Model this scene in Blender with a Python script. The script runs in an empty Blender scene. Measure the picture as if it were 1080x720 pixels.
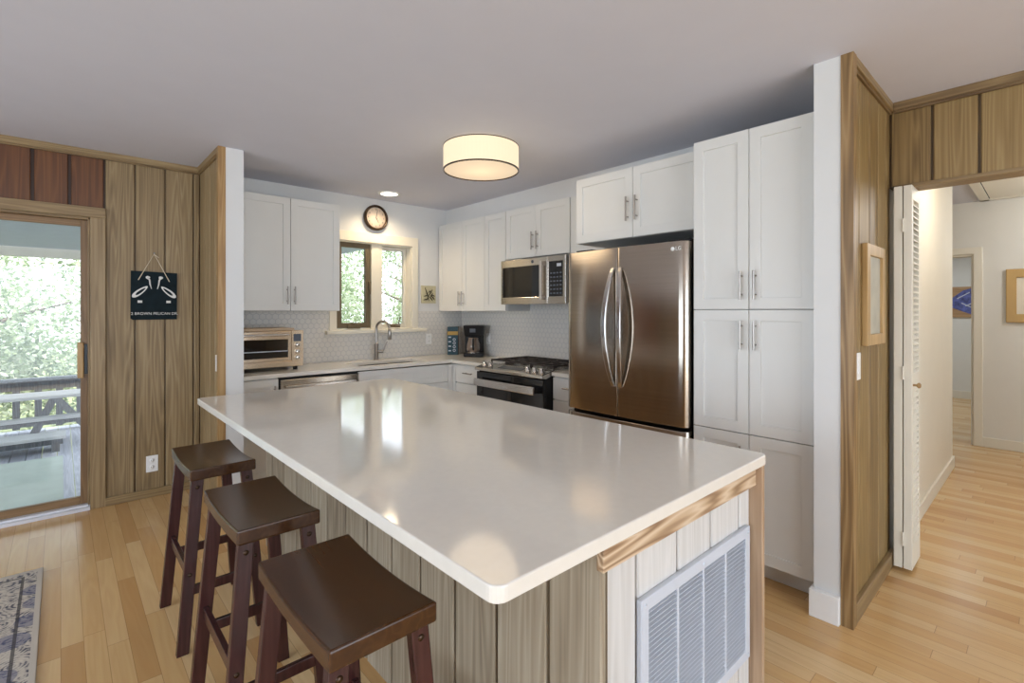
import bpy, bmesh, math, random
from mathutils import Vector, Matrix
R = math.radians
S = bpy.context.scene
COL = S.collection
rnd = random.Random(7)

# ------------------------------------------------------------------ camera
cd = bpy.data.cameras.new('camera')
cam = bpy.data.objects.new('camera', cd); COL.objects.link(cam)
cam.location = (0, 0, 1.40)
cam.rotation_euler = (R(90), 0, R(-42.38))
cd.sensor_width = 36.0
cd.lens = 36.0 * 521.5 / 1080
cd.shift_y = -32.0 / 1080
cd.clip_start = 0.05
S.camera = cam
S.view_settings.view_transform = 'Standard'
S.view_settings.look = 'None'
S.view_settings.gamma = 1.0
S.view_settings.use_curve_mapping = False
S.view_settings.exposure = 0.0

# ------------------------------------------------------------------ world, sun, added fill lights
W = bpy.data.worlds.new('world'); S.world = W
W.use_nodes = True
nt = W.node_tree; nt.nodes.clear()
wo = nt.nodes.new('ShaderNodeOutputWorld'); bg = nt.nodes.new('ShaderNodeBackground')
bg.inputs[0].default_value = (0.82, 0.90, 1.0, 1); bg.inputs[1].default_value = 3.9
nt.links.new(bg.outputs[0], wo.inputs[0])

def lamp(name, kind, loc, energy, color=(1, 1, 1), rot=None, **kw):
    d = bpy.data.lights.new(name, kind); d.energy = energy; d.color = color
    for k, v in kw.items(): setattr(d, k, v)
    o = bpy.data.objects.new(name, d); COL.objects.link(o); o.location = loc
    if rot: o.rotation_euler = rot
    return o
lamp('sun', 'SUN', (0, -10, 20), 6.5, (1.0, 0.95, 0.86), (R(42), 0, R(-12)), angle=R(2))
# added area lights for soft even fill, unseen behind and left of the camera
lamp('fill_light_rear', 'AREA', (0.4, -3.42, 1.2), 62, (0.74, 0.86, 1.0), (R(90), 0, 0), shape='RECTANGLE', size=4.2, size_y=2.0)
lamp('fill_light_side', 'AREA', (-3.42, 1.2, 1.35), 64, (0.68, 0.82, 1.0), (R(90), 0, R(-90)), shape='RECTANGLE', size=4.4, size_y=1.8)

# ------------------------------------------------------------------ node helpers / materials
def newmat(name):
    m = bpy.data.materials.new(name); m.use_nodes = True
    n = m.node_tree; n.nodes.clear()
    out = n.nodes.new('ShaderNodeOutputMaterial'); b = n.nodes.new('ShaderNodeBsdfPrincipled')
    n.links.new(b.outputs[0], out.inputs[0])
    return m, n, b, out
class NB:
    """tiny node builder"""
    def __init__(s, tree): s.t = tree
    def __call__(s, kind, ins=None, **kw):
        n = s.t.nodes.new('ShaderNode' + kind)
        for k, v in kw.items(): setattr(n, k, v)
        for k, v in (ins or {}).items():
            if isinstance(v, bpy.types.NodeSocket): s.t.links.new(v, n.inputs[k])
            else: n.inputs[k].default_value = v
        return n
    def math(s, op, a, b=0.0, c=None):
        ins = {0: a, 1: b}
        if c is not None: ins[2] = c
        return s('Math', ins, operation=op).outputs[0]
    def ramp(s, fac, stops):
        n = s('ValToRGB', {0: fac}); e = n.color_ramp.elements
        while len(e) < len(stops): e.new(0.5)
        for el, (p, c) in zip(e, stops): el.position = p; el.color = (*c, 1)
        return n.outputs[0]
    def mix(s, fac, a, b, blend='MIX'):
        n = s('Mix', data_type='RGBA', blend_type=blend)
        for sock, v in ((n.inputs[0], fac), (n.inputs[6], a), (n.inputs[7], b)):
            if isinstance(v, bpy.types.NodeSocket): s.t.links.new(v, sock)
            else: sock.default_value = v if not isinstance(v, tuple) or len(v) == 4 else (*v, 1)
        return n.outputs[2]
def srgb(r, g, b):
    f = lambda v: v / 12.92 if v <= 0.04045 else ((v + 0.055) / 1.055) ** 2.4
    return (f(r / 255), f(g / 255), f(b / 255))

def plain(name, col, rough=0.5, metal=0.0, vary=0.04, scale=6.0, bump=0.0, bscale=200, spec=0.5, coat=0.0):
    m, n, b, _ = newmat(name); N = NB(n)
    tc = N('TexCoord').outputs['Object']
    no = N('TexNoise', {'Vector': tc, 'Scale': scale, 'Detail': 3.0}).outputs[0]
    lo = tuple(c * (1 - vary) for c in col); hi = tuple(min(1, c * (1 + vary)) for c in col)
    n.links.new(N.ramp(no, [(0.3, lo), (0.7, hi)]), b.inputs['Base Color'])
    b.inputs['Roughness'].default_value = rough; b.inputs['Metallic'].default_value = metal
    b.inputs['Specular IOR Level'].default_value = spec
    if coat: b.inputs['Coat Weight'].default_value = coat; b.inputs['Coat Roughness'].default_value = 0.1
    if bump:
        nb = N('TexNoise', {'Vector': tc, 'Scale': bscale, 'Detail': 2.0}).outputs[0]
        n.links.new(N('Bump', {'Strength': bump, 'Distance': 0.002, 'Height': nb}).outputs[0], b.inputs['Normal'])
    return m

def wood(name, dark, mid, light, axis='Z', rough=0.5, ring=1.0, bump=0.15, rw=0.26, fw=0.46):
    """long-grained timber; the 'tone' colour attribute (r = lightness, g = seed) tells boards apart"""
    m, n, b, _ = newmat(name); N = NB(n)
    tc = N('TexCoord').outputs['Object']
    at = N('Attribute', attribute_name='tone').outputs['Color']
    sp = N('SeparateColor', {0: at})
    off = N('CombineXYZ', {0: N.math('MULTIPLY', sp.outputs[1], 13.0), 1: N.math('MULTIPLY', sp.outputs[1], 7.0), 2: N.math('MULTIPLY', sp.outputs[1], 29.0)}).outputs[0]
    v = N('VectorMath', {0: tc, 1: off}, operation='ADD').outputs[0]
    sc = {'X': (0.8, 16, 16), 'Y': (16, 0.8, 16), 'Z': (16, 16, 0.8)}[axis]
    mp = N('Mapping', {'Vector': v, 'Scale': sc}).outputs[0]
    warp = N('TexNoise', {'Vector': mp, 'Scale': 0.55, 'Detail': 2.0}).outputs[0]
    rings = N.math('FRACT', N.math('MULTIPLY', warp, 13.0 * ring))
    rings = N.math('POWER', N.math('ABSOLUTE', N.math('SUBTRACT', N.math('MULTIPLY', rings, 2.0), 1.0)), 1.6)
    fs = {'X': (2, 90, 90), 'Y': (90, 2, 90), 'Z': (90, 90, 2)}[axis]
    fine = N('TexNoise', {'Vector': N('Mapping', {'Vector': v, 'Scale': fs}).outputs[0], 'Scale': 1.0, 'Detail': 4.0}).outputs[0]
    g = N.math('ADD', N.math('MULTIPLY', rings, rw), N.math('ADD', N.math('MULTIPLY', fine, fw), 0.5 - 0.42 * rw - 0.5 * fw))
    g = N.math('ADD', g, N.math('MULTIPLY', N.math('SUBTRACT', sp.outputs[0], 0.5), 0.9))
    c = N.ramp(g, [(0.1, dark), (0.45, mid), (0.85, light)])
    n.links.new(c, b.inputs['Base Color'])
    b.inputs['Roughness'].default_value = rough
    if bump: n.links.new(N('Bump', {'Strength': bump, 'Distance': 0.002, 'Height': g}).outputs[0], b.inputs['Normal'])
    return m

def steel(name, col, rough=0.25, aniso=0.0, rot=0.0, streak='Z'):
    m, n, b, _ = newmat(name); N = NB(n)
    tc = N('TexCoord').outputs['Object']
    sc = {'Z': (150, 150, 1.0), 'H': (1.0, 1.0, 220)}[streak]
    no = N('TexNoise', {'Vector': N('Mapping', {'Vector': tc, 'Scale': sc}).outputs[0], 'Scale': 1.0, 'Detail': 3.0}).outputs[0]
    n.links.new(N.ramp(no, [(0.3, tuple(c * 0.93 for c in col)), (0.7, tuple(min(1, c * 1.05) for c in col))]), b.inputs['Base Color'])
    b.inputs['Metallic'].default_value = 1.0; b.inputs['Roughness'].default_value = rough
    if aniso:
        b.inputs['Anisotropic'].default_value = aniso; b.inputs['Anisotropic Rotation'].default_value = rot
        n.links.new(N('Tangent', direction_type='RADIAL', axis='Z').outputs[0], b.inputs['Tangent'])
    return m

def emit(name, col, strength):
    m, n, b, out = newmat(name)
    b.inputs['Base Color'].default_value = (*(c * 0.25 for c in col), 1); b.inputs['Roughness'].default_value = 0.9
    b.inputs['Emission Color'].default_value = (*col, 1); b.inputs['Emission Strength'].default_value = strength
    return m

def glassmat(name, tint=(1, 1, 1)):
    m, n, b, out = newmat(name); N = NB(n); n.nodes.remove(b)
    fr = N('Fresnel', {'IOR': 1.45}).outputs[0]
    tr = N('BsdfTransparent', {'Color': (*tint, 1)}).outputs[0]
    gl = N('BsdfGlossy', {'Roughness': 0.0}).outputs[0]
    n.links.new(N('MixShader', {0: fr, 1: tr, 2: gl}).outputs[0], out.inputs[0])
    return m

def floor_material():
    m, n, b, _ = newmat('oak_floor'); N = NB(n)
    tc = N('TexCoord').outputs['Object']; s = N('SeparateXYZ', {0: tc})
    w = 0.072
    xr = N.math('DIVIDE', s.outputs[0], w); row = N.math('FLOOR', xr); fx = N.math('FRACT', xr)
    r1 = N('TexWhiteNoise', {'W': row}, noise_dimensions='1D').outputs[0]
    yy = N.math('ADD', N.math('DIVIDE', s.outputs[1], 0.95), N.math('MULTIPLY', r1, 7.0))
    pl = N.math('FLOOR', yy); fy = N.math('FRACT', yy)
    r2 = N('TexWhiteNoise', {'Vector': N('CombineXYZ', {0: row, 1: pl}).outputs[0]}, noise_dimensions='2D')
    tone = r2.outputs[0]
    off = N('CombineXYZ', {0: N.math('MULTIPLY', tone, 31.0), 1: N.math('MULTIPLY', tone, 17.0)}).outputs[0]
    v = N('VectorMath', {0: tc, 1: off}, operation='ADD').outputs[0]
    warp = N('TexNoise', {'Vector': N('Mapping', {'Vector': v, 'Scale': (14, 1.1, 1)}).outputs[0], 'Scale': 0.8, 'Detail': 2.0}).outputs[0]
    rings = N.math('ABSOLUTE', N.math('SUBTRACT', N.math('MULTIPLY', N.math('FRACT', N.math('MULTIPLY', warp, 7.0)), 2.0), 1.0))
    fine = N('TexNoise', {'Vector': N('Mapping', {'Vector': v, 'Scale': (130, 3, 1)}).outputs[0], 'Scale': 1.0, 'Detail': 3.0}).outputs[0]
    base = N.ramp(tone, [(0.0, srgb(195, 153, 99)), (0.10, srgb(206, 166, 111)), (0.35, srgb(213, 176, 121)), (0.7, srgb(219, 185, 133)), (1.0, srgb(225, 197, 150))])
    g = N.math('ADD', N.math('MULTIPLY', rings, 0.45), N.math('MULTIPLY', fine, 0.55))
    base = N.mix(N.math('MULTIPLY', N.math('SUBTRACT', 1.0, g), 0.34), base, srgb(176, 124, 74), 'MIX')
    gx = N.math('MINIMUM', fx, N.math('SUBTRACT', 1.0, fx)); gy = N.math('MINIMUM', fy, N.math('SUBTRACT', 1.0, fy))
    ln = N.math('MAXIMUM', N.math('LESS_THAN', gx, 0.012), N.math('LESS_THAN', gy, 0.0012))
    base = N.mix(N.math('MULTIPLY', ln, 0.55), base, srgb(120, 78, 42))
    n.links.new(base, b.inputs['Base Color'])
    b.inputs['Roughness'].default_value = 0.26
    n.links.new(N('Bump', {'Strength': 0.12, 'Distance': 0.001, 'Height': N.math('SUBTRACT', N.math('MULTIPLY', g, 0.3), ln)}).outputs[0], b.inputs['Normal'])
    return m

def hex_tile(name, plane):
    """white hexagon mosaic with grey grout; plane 'X' or 'Y' is the wall normal"""
    m, n, b, _ = newmat(name); N = NB(n)
    s = N('SeparateXYZ', {0: N('TexCoord').outputs['Object']})
    hu = s.outputs[1] if plane == 'X' else s.outputs[0]
    k = 1 / 0.052
    px = N.math('MULTIPLY', s.outputs[2], k); py = N.math('MULTIPLY', hu, k)
    q3 = math.sqrt(3)
    def cell(ox, oy):
        ax = N.math('SUBTRACT', N.math('FLOORED_MODULO', N.math('ADD', px, ox), q3), q3 / 2)
        ay = N.math('SUBTRACT', N.math('FLOORED_MODULO', N.math('ADD', py, oy), 1.0), 0.5)
        d = N.math('MAXIMUM', N.math('ABSOLUTE', ay), N.math('ADD', N.math('MULTIPLY', N.math('ABSOLUTE', ax), q3 / 2), N.math('MULTIPLY', N.math('ABSOLUTE', ay), 0.5)))
        return d
    d = N.math('MINIMUM', cell(100 * q3, 100), cell(100 * q3 + q3 / 2, 100.5))
    gr = N.math('GREATER_THAN', d, 0.455)
    n.links.new(N.mix(gr, (*srgb(220, 217, 211), 1), (*srgb(190, 189, 188), 1)), b.inputs['Base Color'])
    n.links.new(N.math('ADD', N.math('MULTIPLY', gr, 0.5), 0.14), b.inputs['Roughness'])
    sm = N('MapRange', {'Value': d, 'From Min': 0.40, 'From Max': 0.48, 'To Min': 1.0, 'To Max': 0.0}).outputs[0]
    n.links.new(N('Bump', {'Strength': 0.5, 'Distance': 0.002, 'Height': sm}).outputs[0], b.inputs['Normal'])
    return m

def rug_material():
    m, n, b, _ = newmat('rug_pile'); N = NB(n)
    tc = N('TexCoord').outputs['Object']; s = N('SeparateXYZ', {0: tc})
    ex = N.math('SUBTRACT', -0.07, s.outputs[0]); ey = N.math('SUBTRACT', 3.70, s.outputs[1])
    e = N.math('MINIMUM', ex, ey)
    vo = N('TexVoronoi', {'Vector': tc, 'Scale': 11.0}).outputs['Distance']
    vo2 = N('TexVoronoi', {'Vector': tc, 'Scale': 27.0}).outputs['Distance']
    no = N('TexNoise', {'Vector': tc, 'Scale': 30.0, 'Detail': 7.0, 'Roughness': 0.85}).outputs[0]
    pat = N.math('ADD', N.math('MULTIPLY', N.math('SINE', N.math('MULTIPLY', vo, 38.0)), 0.07), N.math('ADD', no, N.math('MULTIPLY', vo2, 0.22)))
    c = N.ramp(pat, [(0.47, srgb(74, 74, 84)), (0.54, srgb(138, 132, 132)), (0.60, srgb(184, 174, 160)), (0.8, srgb(204, 194, 178))])
    big = N('TexVoronoi', {'Vector': tc, 'Scale': 4.2}).outputs['Distance']
    c = N.mix(N.math('MULTIPLY', N.math('LESS_THAN', big, 0.30), 0.55), c, (*srgb(74, 82, 118), 1))
    line = N.math('MAXIMUM', N.math('LESS_THAN', N.math('ABSOLUTE', N.math('SUBTRACT', e, 0.075)), 0.006), N.math('LESS_THAN', N.math('ABSOLUTE', N.math('SUBTRACT', e, 0.17)), 0.005))
    c = N.mix(N.math('MULTIPLY', line, 0.8), c, (*srgb(58, 54, 56), 1))
    c = N.mix(N.math('LESS_THAN', e, 0.022), c, (*srgb(190, 180, 166), 1))
    n.links.new(c, b.inputs['Base Color']); b.inputs['Roughness'].default_value = 0.95
    n.links.new(N('Bump', {'Strength': 0.4, 'Distance': 0.003, 'Height': no}).outputs[0], b.inputs['Normal'])
    return m

M = {}
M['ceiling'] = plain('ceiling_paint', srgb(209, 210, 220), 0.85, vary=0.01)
M['wall'] = plain('white_wall_paint', srgb(218, 218, 216), 0.7, vary=0.01)
M['hallwall'] = plain('hall_wall_paint', srgb(224, 222, 214), 0.7, vary=0.01)
M['cream'] = plain('cream_trim_paint', srgb(228, 222, 206), 0.45, vary=0.01)
M['cab'] = plain('white_cabinet_paint', srgb(222, 221, 216), 0.38, vary=0.01)
M['quartz'] = plain('white_quartz', srgb(226, 221, 211), 0.09, vary=0.015, scale=40, spec=0.7)
M['panel'] = wood('knotty_panelling', srgb(92, 72, 45), srgb(143, 120, 84), srgb(170, 149, 112), 'Z', 0.5)
M['panel_gold'] = wood('golden_panelling', srgb(88, 66, 35), srgb(136, 110, 66), srgb(162, 138, 92), 'Z', 0.5)
M['panel_red_shade'] = wood('reddish_shaded_panelling', srgb(56, 30, 11), srgb(92, 53, 22), srgb(120, 76, 36), 'Z', 0.45)  # shade above the door put into a darker, redder copy of the panelling
M['woodtrim'] = wood('honey_wood_trim', srgb(120, 84, 44), srgb(166, 130, 82), srgb(190, 160, 112), 'Z', 0.45)
M['woodtrimG'] = wood('golden_end_trim', srgb(94, 70, 40), srgb(140, 110, 70), srgb(166, 136, 94), 'Z', 0.45, rw=0.5)
M['woodtrimV'] = wood('tan_wood_trim_upright', srgb(92, 70, 42), srgb(138, 114, 78), srgb(166, 142, 104), 'Z', 0.45)
M['woodtrimX'] = wood('wood_trim_lengthwise', srgb(92, 70, 42), srgb(134, 110, 74), srgb(164, 140, 100), 'X', 0.45)
M['woodtrimY'] = wood('wood_trim_crosswise', srgb(92, 70, 42), srgb(134, 110, 74), srgb(164, 140, 100), 'Y', 0.45)
M['greywood'] = wood('grey_washed_boards', srgb(112, 97, 78), srgb(154, 141, 120), srgb(184, 173, 153), 'Z', 0.6)
M['palewood'] = wood('pale_washed_boards', srgb(184, 180, 174), srgb(204, 202, 198), srgb(218, 216, 213), 'Z', 0.6, bump=0.08)
M['apron'] = wood('striped_pine_apron', srgb(132, 102, 74), srgb(192, 164, 132), srgb(214, 192, 164), 'X', 0.5, ring=1.6, rw=0.75, fw=0.3)
M['endpine'] = wood('pine_end_panel', srgb(126, 100, 76), srgb(170, 142, 114), srgb(194, 168, 140), 'Z', 0.5)
M['stool'] = wood('dark_brown_stool_legs', srgb(42, 20, 20), srgb(60, 31, 30), srgb(76, 42, 40), 'Z', 0.26, bump=0.05)
M['stooltop'] = wood('walnut_stool_seat', srgb(50, 28, 13), srgb(64, 38, 18), srgb(80, 50, 25), 'Y', 0.22, bump=0.05)
M['floor'] = floor_material()
M['tileX'] = hex_tile('hexagon_tile_side', 'X'); M['tileY'] = hex_tile('hexagon_tile_back', 'Y')
M['steel'] = steel('brushed_stainless', (0.60, 0.56, 0.50), 0.22, 0.9, 0.25, 'H')
M['steel_warmlit'] = steel('stainless_warm_light_tint', (0.66, 0.55, 0.42), 0.24, 0.6, 0.25, 'H')  # warm light and reflections on the toaster put into the steel colour
M['steeldark'] = steel('dark_brushed_stainless', (0.52, 0.46, 0.39), 0.16, 0.95, 0.25, 'H')
M['steelbar'] = steel('polished_stainless', (0.70, 0.68, 0.66), 0.20)
M['nickel'] = steel('brushed_nickel', (0.36, 0.33, 0.30), 0.30)
M['black'] = plain('black_glass', (0.008, 0.008, 0.009), 0.06, spec=0.6)
M['blackplastic'] = plain('black_plastic', (0.009, 0.009, 0.010), 0.32, spec=0.35)
M['iron'] = plain('cast_iron', (0.03, 0.022, 0.02), 0.55, bump=0.2)
M['rubber'] = plain('dark_gap', (0.02, 0.02, 0.02), 0.7)
M['grille'] = plain('pale_grey_enamel', srgb(198, 204, 214), 0.45, vary=0.02)
M['grilledark'] = plain('duct_shade_and_key_grey', srgb(92, 98, 108), 0.8)  # shade between the vent slats as a grey, shared by keys and screens
M['bronze'] = plain('bronze_frame', srgb(112, 98, 76), 0.45, 0.3)
M['doorwood'] = wood('brown_door_sash', srgb(92, 66, 40), srgb(128, 98, 64), srgb(150, 120, 84), 'Z', 0.45)
M['doorwoodX'] = wood('brown_door_rail', srgb(92, 66, 40), srgb(128, 98, 64), srgb(150, 120, 84), 'X', 0.45)
M['glass'] = glassmat('window_glass')
M['alu'] = plain('white_sill_track', srgb(214, 214, 218), 0.4)
M['plate'] = plain('white_plastic', srgb(238, 238, 236), 0.35)
M['slate'] = plain('dark_green_slate', srgb(18, 31, 36), 0.75, spec=0.2, vary=0.25, scale=18, bump=0.3, bscale=40)
M['chalk'] = plain('white_sign_paint', srgb(222, 220, 214), 0.8)
M['rope'] = plain('cream_cord', srgb(208, 192, 166), 0.9)
M['shade'] = emit('lit_linen_shade', (1.0, 0.84, 0.58), 0.92)
M['diffuser'] = emit('lit_lamp_diffuser', (1.0, 0.80, 0.56), 0.66)
M['downlight'] = emit('lit_downlight', (1.0, 0.93, 0.82), 6.0)
M['clockrim'] = plain('dark_bronze_rim', srgb(62, 42, 24), 0.25, 0.5)
M['clockface'] = plain('cream_clock_face', srgb(232, 214, 194), 0.5)
M['ink'] = plain('dark_ink', srgb(58, 46, 38), 0.6)
M['artbg'] = plain('sage_tile', srgb(190, 182, 150), 0.6, vary=0.1, scale=30)
M['twig'] = plain('dark_olive_twigs', srgb(62, 56, 32), 0.7)
M['teal'] = plain('teal_tin', srgb(22, 62, 76), 0.3, vary=0.4, scale=60)
M['mustard'] = plain('mustard_band', srgb(170, 138, 62), 0.5)
M['brownbox'] = plain('brown_card', srgb(60, 38, 26), 0.6)
M['carafe'] = plain('smoked_carafe_glass', srgb(120, 104, 92), 0.05, vary=0.2, spec=0.8)
M['framewood'] = wood('pale_picture_frame', srgb(132, 100, 56), srgb(176, 142, 90), srgb(200, 168, 118), 'Z', 0.4)
M['goldframe'] = plain('gold_picture_frame', srgb(184, 150, 92), 0.4, 0.2)
M['print'] = plain('faded_map_print', srgb(176, 172, 156), 0.6, vary=0.12, scale=9)
M['mount'] = plain('cream_mount', srgb(226, 218, 200), 0.7)
M['fish'] = plain('blue_painted_fish', srgb(84, 92, 150), 0.6, vary=0.6, scale=18)
M['fishboard'] = wood('tan_fish_board', srgb(120, 88, 56), srgb(168, 132, 92), srgb(188, 154, 112), 'Y', 0.6)
M['rug'] = rug_material()
M['deck'] = wood('weathered_deck_boards', srgb(168, 172, 186), srgb(200, 203, 216), srgb(216, 218, 228), 'Y', 0.7)
M['oldwood'] = wood('weathered_grey_timber', srgb(140, 144, 146), srgb(176, 180, 182), srgb(200, 202, 202), 'X', 0.75)
M['darkrail'] = wood('dark_weathered_rail', srgb(78, 84, 88), srgb(112, 117, 122), srgb(140, 144, 146), 'Z', 0.75)
M['mat'] = plain('green_grey_mat', srgb(186, 198, 190), 0.9, vary=0.08, scale=3)
M['porch'] = plain('grey_porch_soffit', srgb(150, 158, 164), 0.7)
M['porchbeam'] = plain('pale_porch_fascia', srgb(214, 210, 196), 0.7)
M['ground'] = plain('leafy_ground', srgb(120, 128, 84), 0.95, vary=0.4, scale=1.5)
M['bark'] = plain('grey_bark', srgb(96, 86, 74), 0.9, vary=0.3, scale=8)
def leafmat(name, a, b_, c):
    m, n, b, out = newmat(name); N = NB(n)
    at = N('Attribute', attribute_name='tone').outputs['Color']
    f = N('SeparateColor', {0: at}).outputs[0]
    col = N.ramp(f, [(0.0, a), (0.5, b_), (1.0, c)])
    n.links.new(col, b.inputs['Base Color']); b.inputs['Roughness'].default_value = 0.45
    tl = N('BsdfTranslucent', {'Color': col}).outputs[0]
    n.links.new(N('MixShader', {0: 0.45, 1: b.outputs[0], 2: tl}).outputs[0], out.inputs[0])
    return m
M['leaf'] = leafmat('light_green_leaves', srgb(112, 130, 96), srgb(168, 182, 146), srgb(226, 230, 214))
M['leafdark'] = leafmat('mid_green_leaves', srgb(92, 112, 90), srgb(142, 160, 130), srgb(206, 214, 194))

# ------------------------------------------------------------------ geometry helpers
class Fr:
    """local frame: u to the viewer's right, n outward, z up"""
    def __init__(s, o, du, dn): s.o, s.du, s.dn = Vector(o), Vector(du), Vector(dn)
    def P(s, u, n, z): return s.o + s.du * u + s.dn * n + Vector((0, 0, z))
WORLD = Fr((0, 0, 0), (1, 0, 0), (0, 1, 0))
class MB:
    def __init__(s):
        s.bm = bmesh.new(); s.tl = s.bm.loops.layers.float_color.new('tone')
    def _tone(s, faces, tone, m):
        if tone is None: tone = (rnd.random(), rnd.random())
        elif not isinstance(tone, tuple): tone = (tone, rnd.random())
        for f in faces:
            f.material_index = m
            for l in f.loops: l[s.tl] = (tone[0], tone[1], 0, 1)
    def poly(s, pts, faces, tone=0.5, m=0, smooth=False):
        vs = [s.bm.verts.new(p) for p in pts]
        fs = []
        for f in faces:
            try: fc = s.bm.faces.new([vs[i] for i in f])
            except ValueError: continue
            fc.smooth = smooth; fs.append(fc)
        s._tone(fs, tone, m); return s
    def box(s, a, b, fr=WORLD, tone=0.5, m=0):
        (u0, n0, z0), (u1, n1, z1) = a, b
        p = [fr.P(u, n, z) for z in (z0, z1) for n in (n0, n1) for u in (u0, u1)]
        return s.poly(p, [(0, 2, 3, 1), (4, 5, 7, 6), (0, 1, 5, 4), (2, 6, 7, 3), (0, 4, 6, 2), (1, 3, 7, 5)], tone, m)
    def hexa(s, bot, top, tone=0.5, m=0):
        return s.poly(list(bot) + list(top), [(3, 2, 1, 0), (4, 5, 6, 7), (0, 1, 5, 4), (1, 2, 6, 5), (2, 3, 7, 6), (3, 0, 4, 7)], tone, m)
    def tube(s, pts, r, seg=10, tone=0.5, m=0, cap=True):
        pts = [Vector(p) for p in pts]; rs = r if isinstance(r, (list, tuple)) else [r] * len(pts)
        vs = []; prev = None
        for i, p in enumerate(pts):
            t = (pts[min(i + 1, len(pts) - 1)] - pts[max(i - 1, 0)]).normalized()
            if prev is None: a = t.orthogonal().normalized()
            else: a = (prev - t * prev.dot(t)).normalized()
            prev = a; b = t.cross(a)
            vs += [p + (a * math.cos(2 * math.pi * k / seg) + b * math.sin(2 * math.pi * k / seg)) * rs[i] for k in range(seg)]
        fc = [(i * seg + k, i * seg + (k + 1) % seg, (i + 1) * seg + (k + 1) % seg, (i + 1) * seg + k) for i in range(len(pts) - 1) for k in range(seg)]
        s.poly(vs, fc, tone, m, True)
        if cap:
            n = len(pts)
            s.poly(vs[:seg], [tuple(range(seg))[::-1]], tone, m); s.poly(vs[(n - 1) * seg:], [tuple(range(seg))], tone, m)
        return s
    def lathe(s, prof, o, axis=(0, 0, 1), seg=32, tone=0.5, m=0, smooth=True):
        ax = Vector(axis).normalized(); a = ax.orthogonal().normalized(); b = ax.cross(a); o = Vector(o)
        vs = []; fc = []
        for (r, h) in prof:
            vs += [o + ax * h + (a * math.cos(2 * math.pi * k / seg) + b * math.sin(2 * math.pi * k / seg)) * max(r, 1e-5) for k in range(seg)]
        for i in range(len(prof) - 1):
            for k in range(seg): fc.append((i * seg + k, i * seg + (k + 1) % seg, (i + 1) * seg + (k + 1) % seg, (i + 1) * seg + k))
        return s.poly(vs, fc, tone, m, smooth)
    def prism(s, outline, n0, n1, fr, tone=0.5, m=0):
        k = len(outline)
        p = [fr.P(u, n0, z) for u, z in outline] + [fr.P(u, n1, z) for u, z in outline]
        return s.poly(p, [tuple(range(k))[::-1], tuple(range(k, 2 * k))] + [(i, (i + 1) % k, k + (i + 1) % k, k + i) for i in range(k)], tone, m)
    def gridslab(s, us, zs, keep, n0, n1, place, tone=0.5, m=0):
        """rectangles on a grid (holes allowed) given thickness; place(u, n, z) -> point"""
        V = {}
        def v(i, j, n):
            if (i, j, n) not in V: V[(i, j, n)] = s.bm.verts.new(place(us[i], n, zs[j]))
            return V[(i, j, n)]
        K = {(i, j) for i in range(len(us) - 1) for j in range(len(zs) - 1) if keep(i, j)}; fs = []
        for (i, j) in K:
            fs.append(s.bm.faces.new([v(i, j, n1), v(i + 1, j, n1), v(i + 1, j + 1, n1), v(i, j + 1, n1)]))
            fs.append(s.bm.faces.new([v(i, j + 1, n0), v(i + 1, j + 1, n0), v(i + 1, j, n0), v(i, j, n0)]))
            for (di, dj, e) in ((-1, 0, ((i, j), (i, j + 1))), (1, 0, ((i + 1, j), (i + 1, j + 1))), (0, -1, ((i, j), (i + 1, j))), (0, 1, ((i, j + 1), (i + 1, j + 1)))):
                if (i + di, j + dj) not in K:
                    fs.append(s.bm.faces.new([v(*e[0], n0), v(*e[1], n0), v(*e[1], n1), v(*e[0], n1)]))
        s._tone(fs, tone, m); return s

def worldloc(o):
    p = Vector((0, 0, 0))
    while o: p = p + o.location; o = o.parent
    return p
def obj(name, mb, mats, parent=None, bevel=0.0, seg=2, base=None):
    bm = mb.bm
    off = worldloc(parent)
    if base is not None: off = off + Vector(base)
    if off.length: bmesh.ops.translate(bm, verts=bm.verts, vec=-off)
    bmesh.ops.recalc_face_normals(bm, faces=bm.faces)
    me = bpy.data.meshes.new(name); bm.to_mesh(me); bm.free()
    for mm in (mats if isinstance(mats, (list, tuple)) else [mats]): me.materials.append(M[mm] if isinstance(mm, str) else mm)
    o = bpy.data.objects.new(name, me); COL.objects.link(o)
    if parent: o.parent = parent
    if base is not None: o.location = base
    if bevel:
        md = o.modifiers.new('bevel', 'BEVEL'); md.width = bevel; md.segments = seg; md.limit_method = 'ANGLE'; md.angle_limit = R(35); md.harden_normals = False
    return o
def tag(o, label, cat, group=None):
    o['label'] = label; o['category'] = cat
    if group: o['group'] = group
    return o
def thing(name, label, cat, loc=(0, 0, 0), group=None):
    o = bpy.data.objects.new(name, None); COL.objects.link(o); o.location = loc; o.empty_display_size = 0.1
    return tag(o, label, cat, group)
def struct(name, mb, mats, parent=None, bevel=0.0):
    o = obj(name, mb, mats, parent, bevel)
    if parent is None: o['kind'] = 'structure'
    return o
def kids(o): return [c for c in bpy.data.objects if c.parent == o]
def copy_tree(o, parent=None):
    c = o.copy(); COL.objects.link(c)
    if parent: c.parent = parent
    for ch in kids(o): copy_tree(ch, c)
    return c
def textmesh(mb, txt, size, fr, extrude=0.0008, m=0, align='CENTER'):
    cu = bpy.data.curves.new('t', 'FONT'); cu.body = txt; cu.size = size; cu.extrude = extrude; cu.align_x = align; cu.align_y = 'CENTER'; cu.resolution_u = 3
    ob = bpy.data.objects.new('t', cu); COL.objects.link(ob)
    me = ob.to_mesh()
    pts = [fr.P(v.co.x, v.co.z + extrude, v.co.y) for v in me.vertices]
    mb.poly(pts, [tuple(p.vertices) for p in me.polygons], 0.5, m)
    ob.to_mesh_clear(); COL.objects.unlink(ob); bpy.data.objects.remove(ob); bpy.data.curves.remove(cu)

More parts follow.
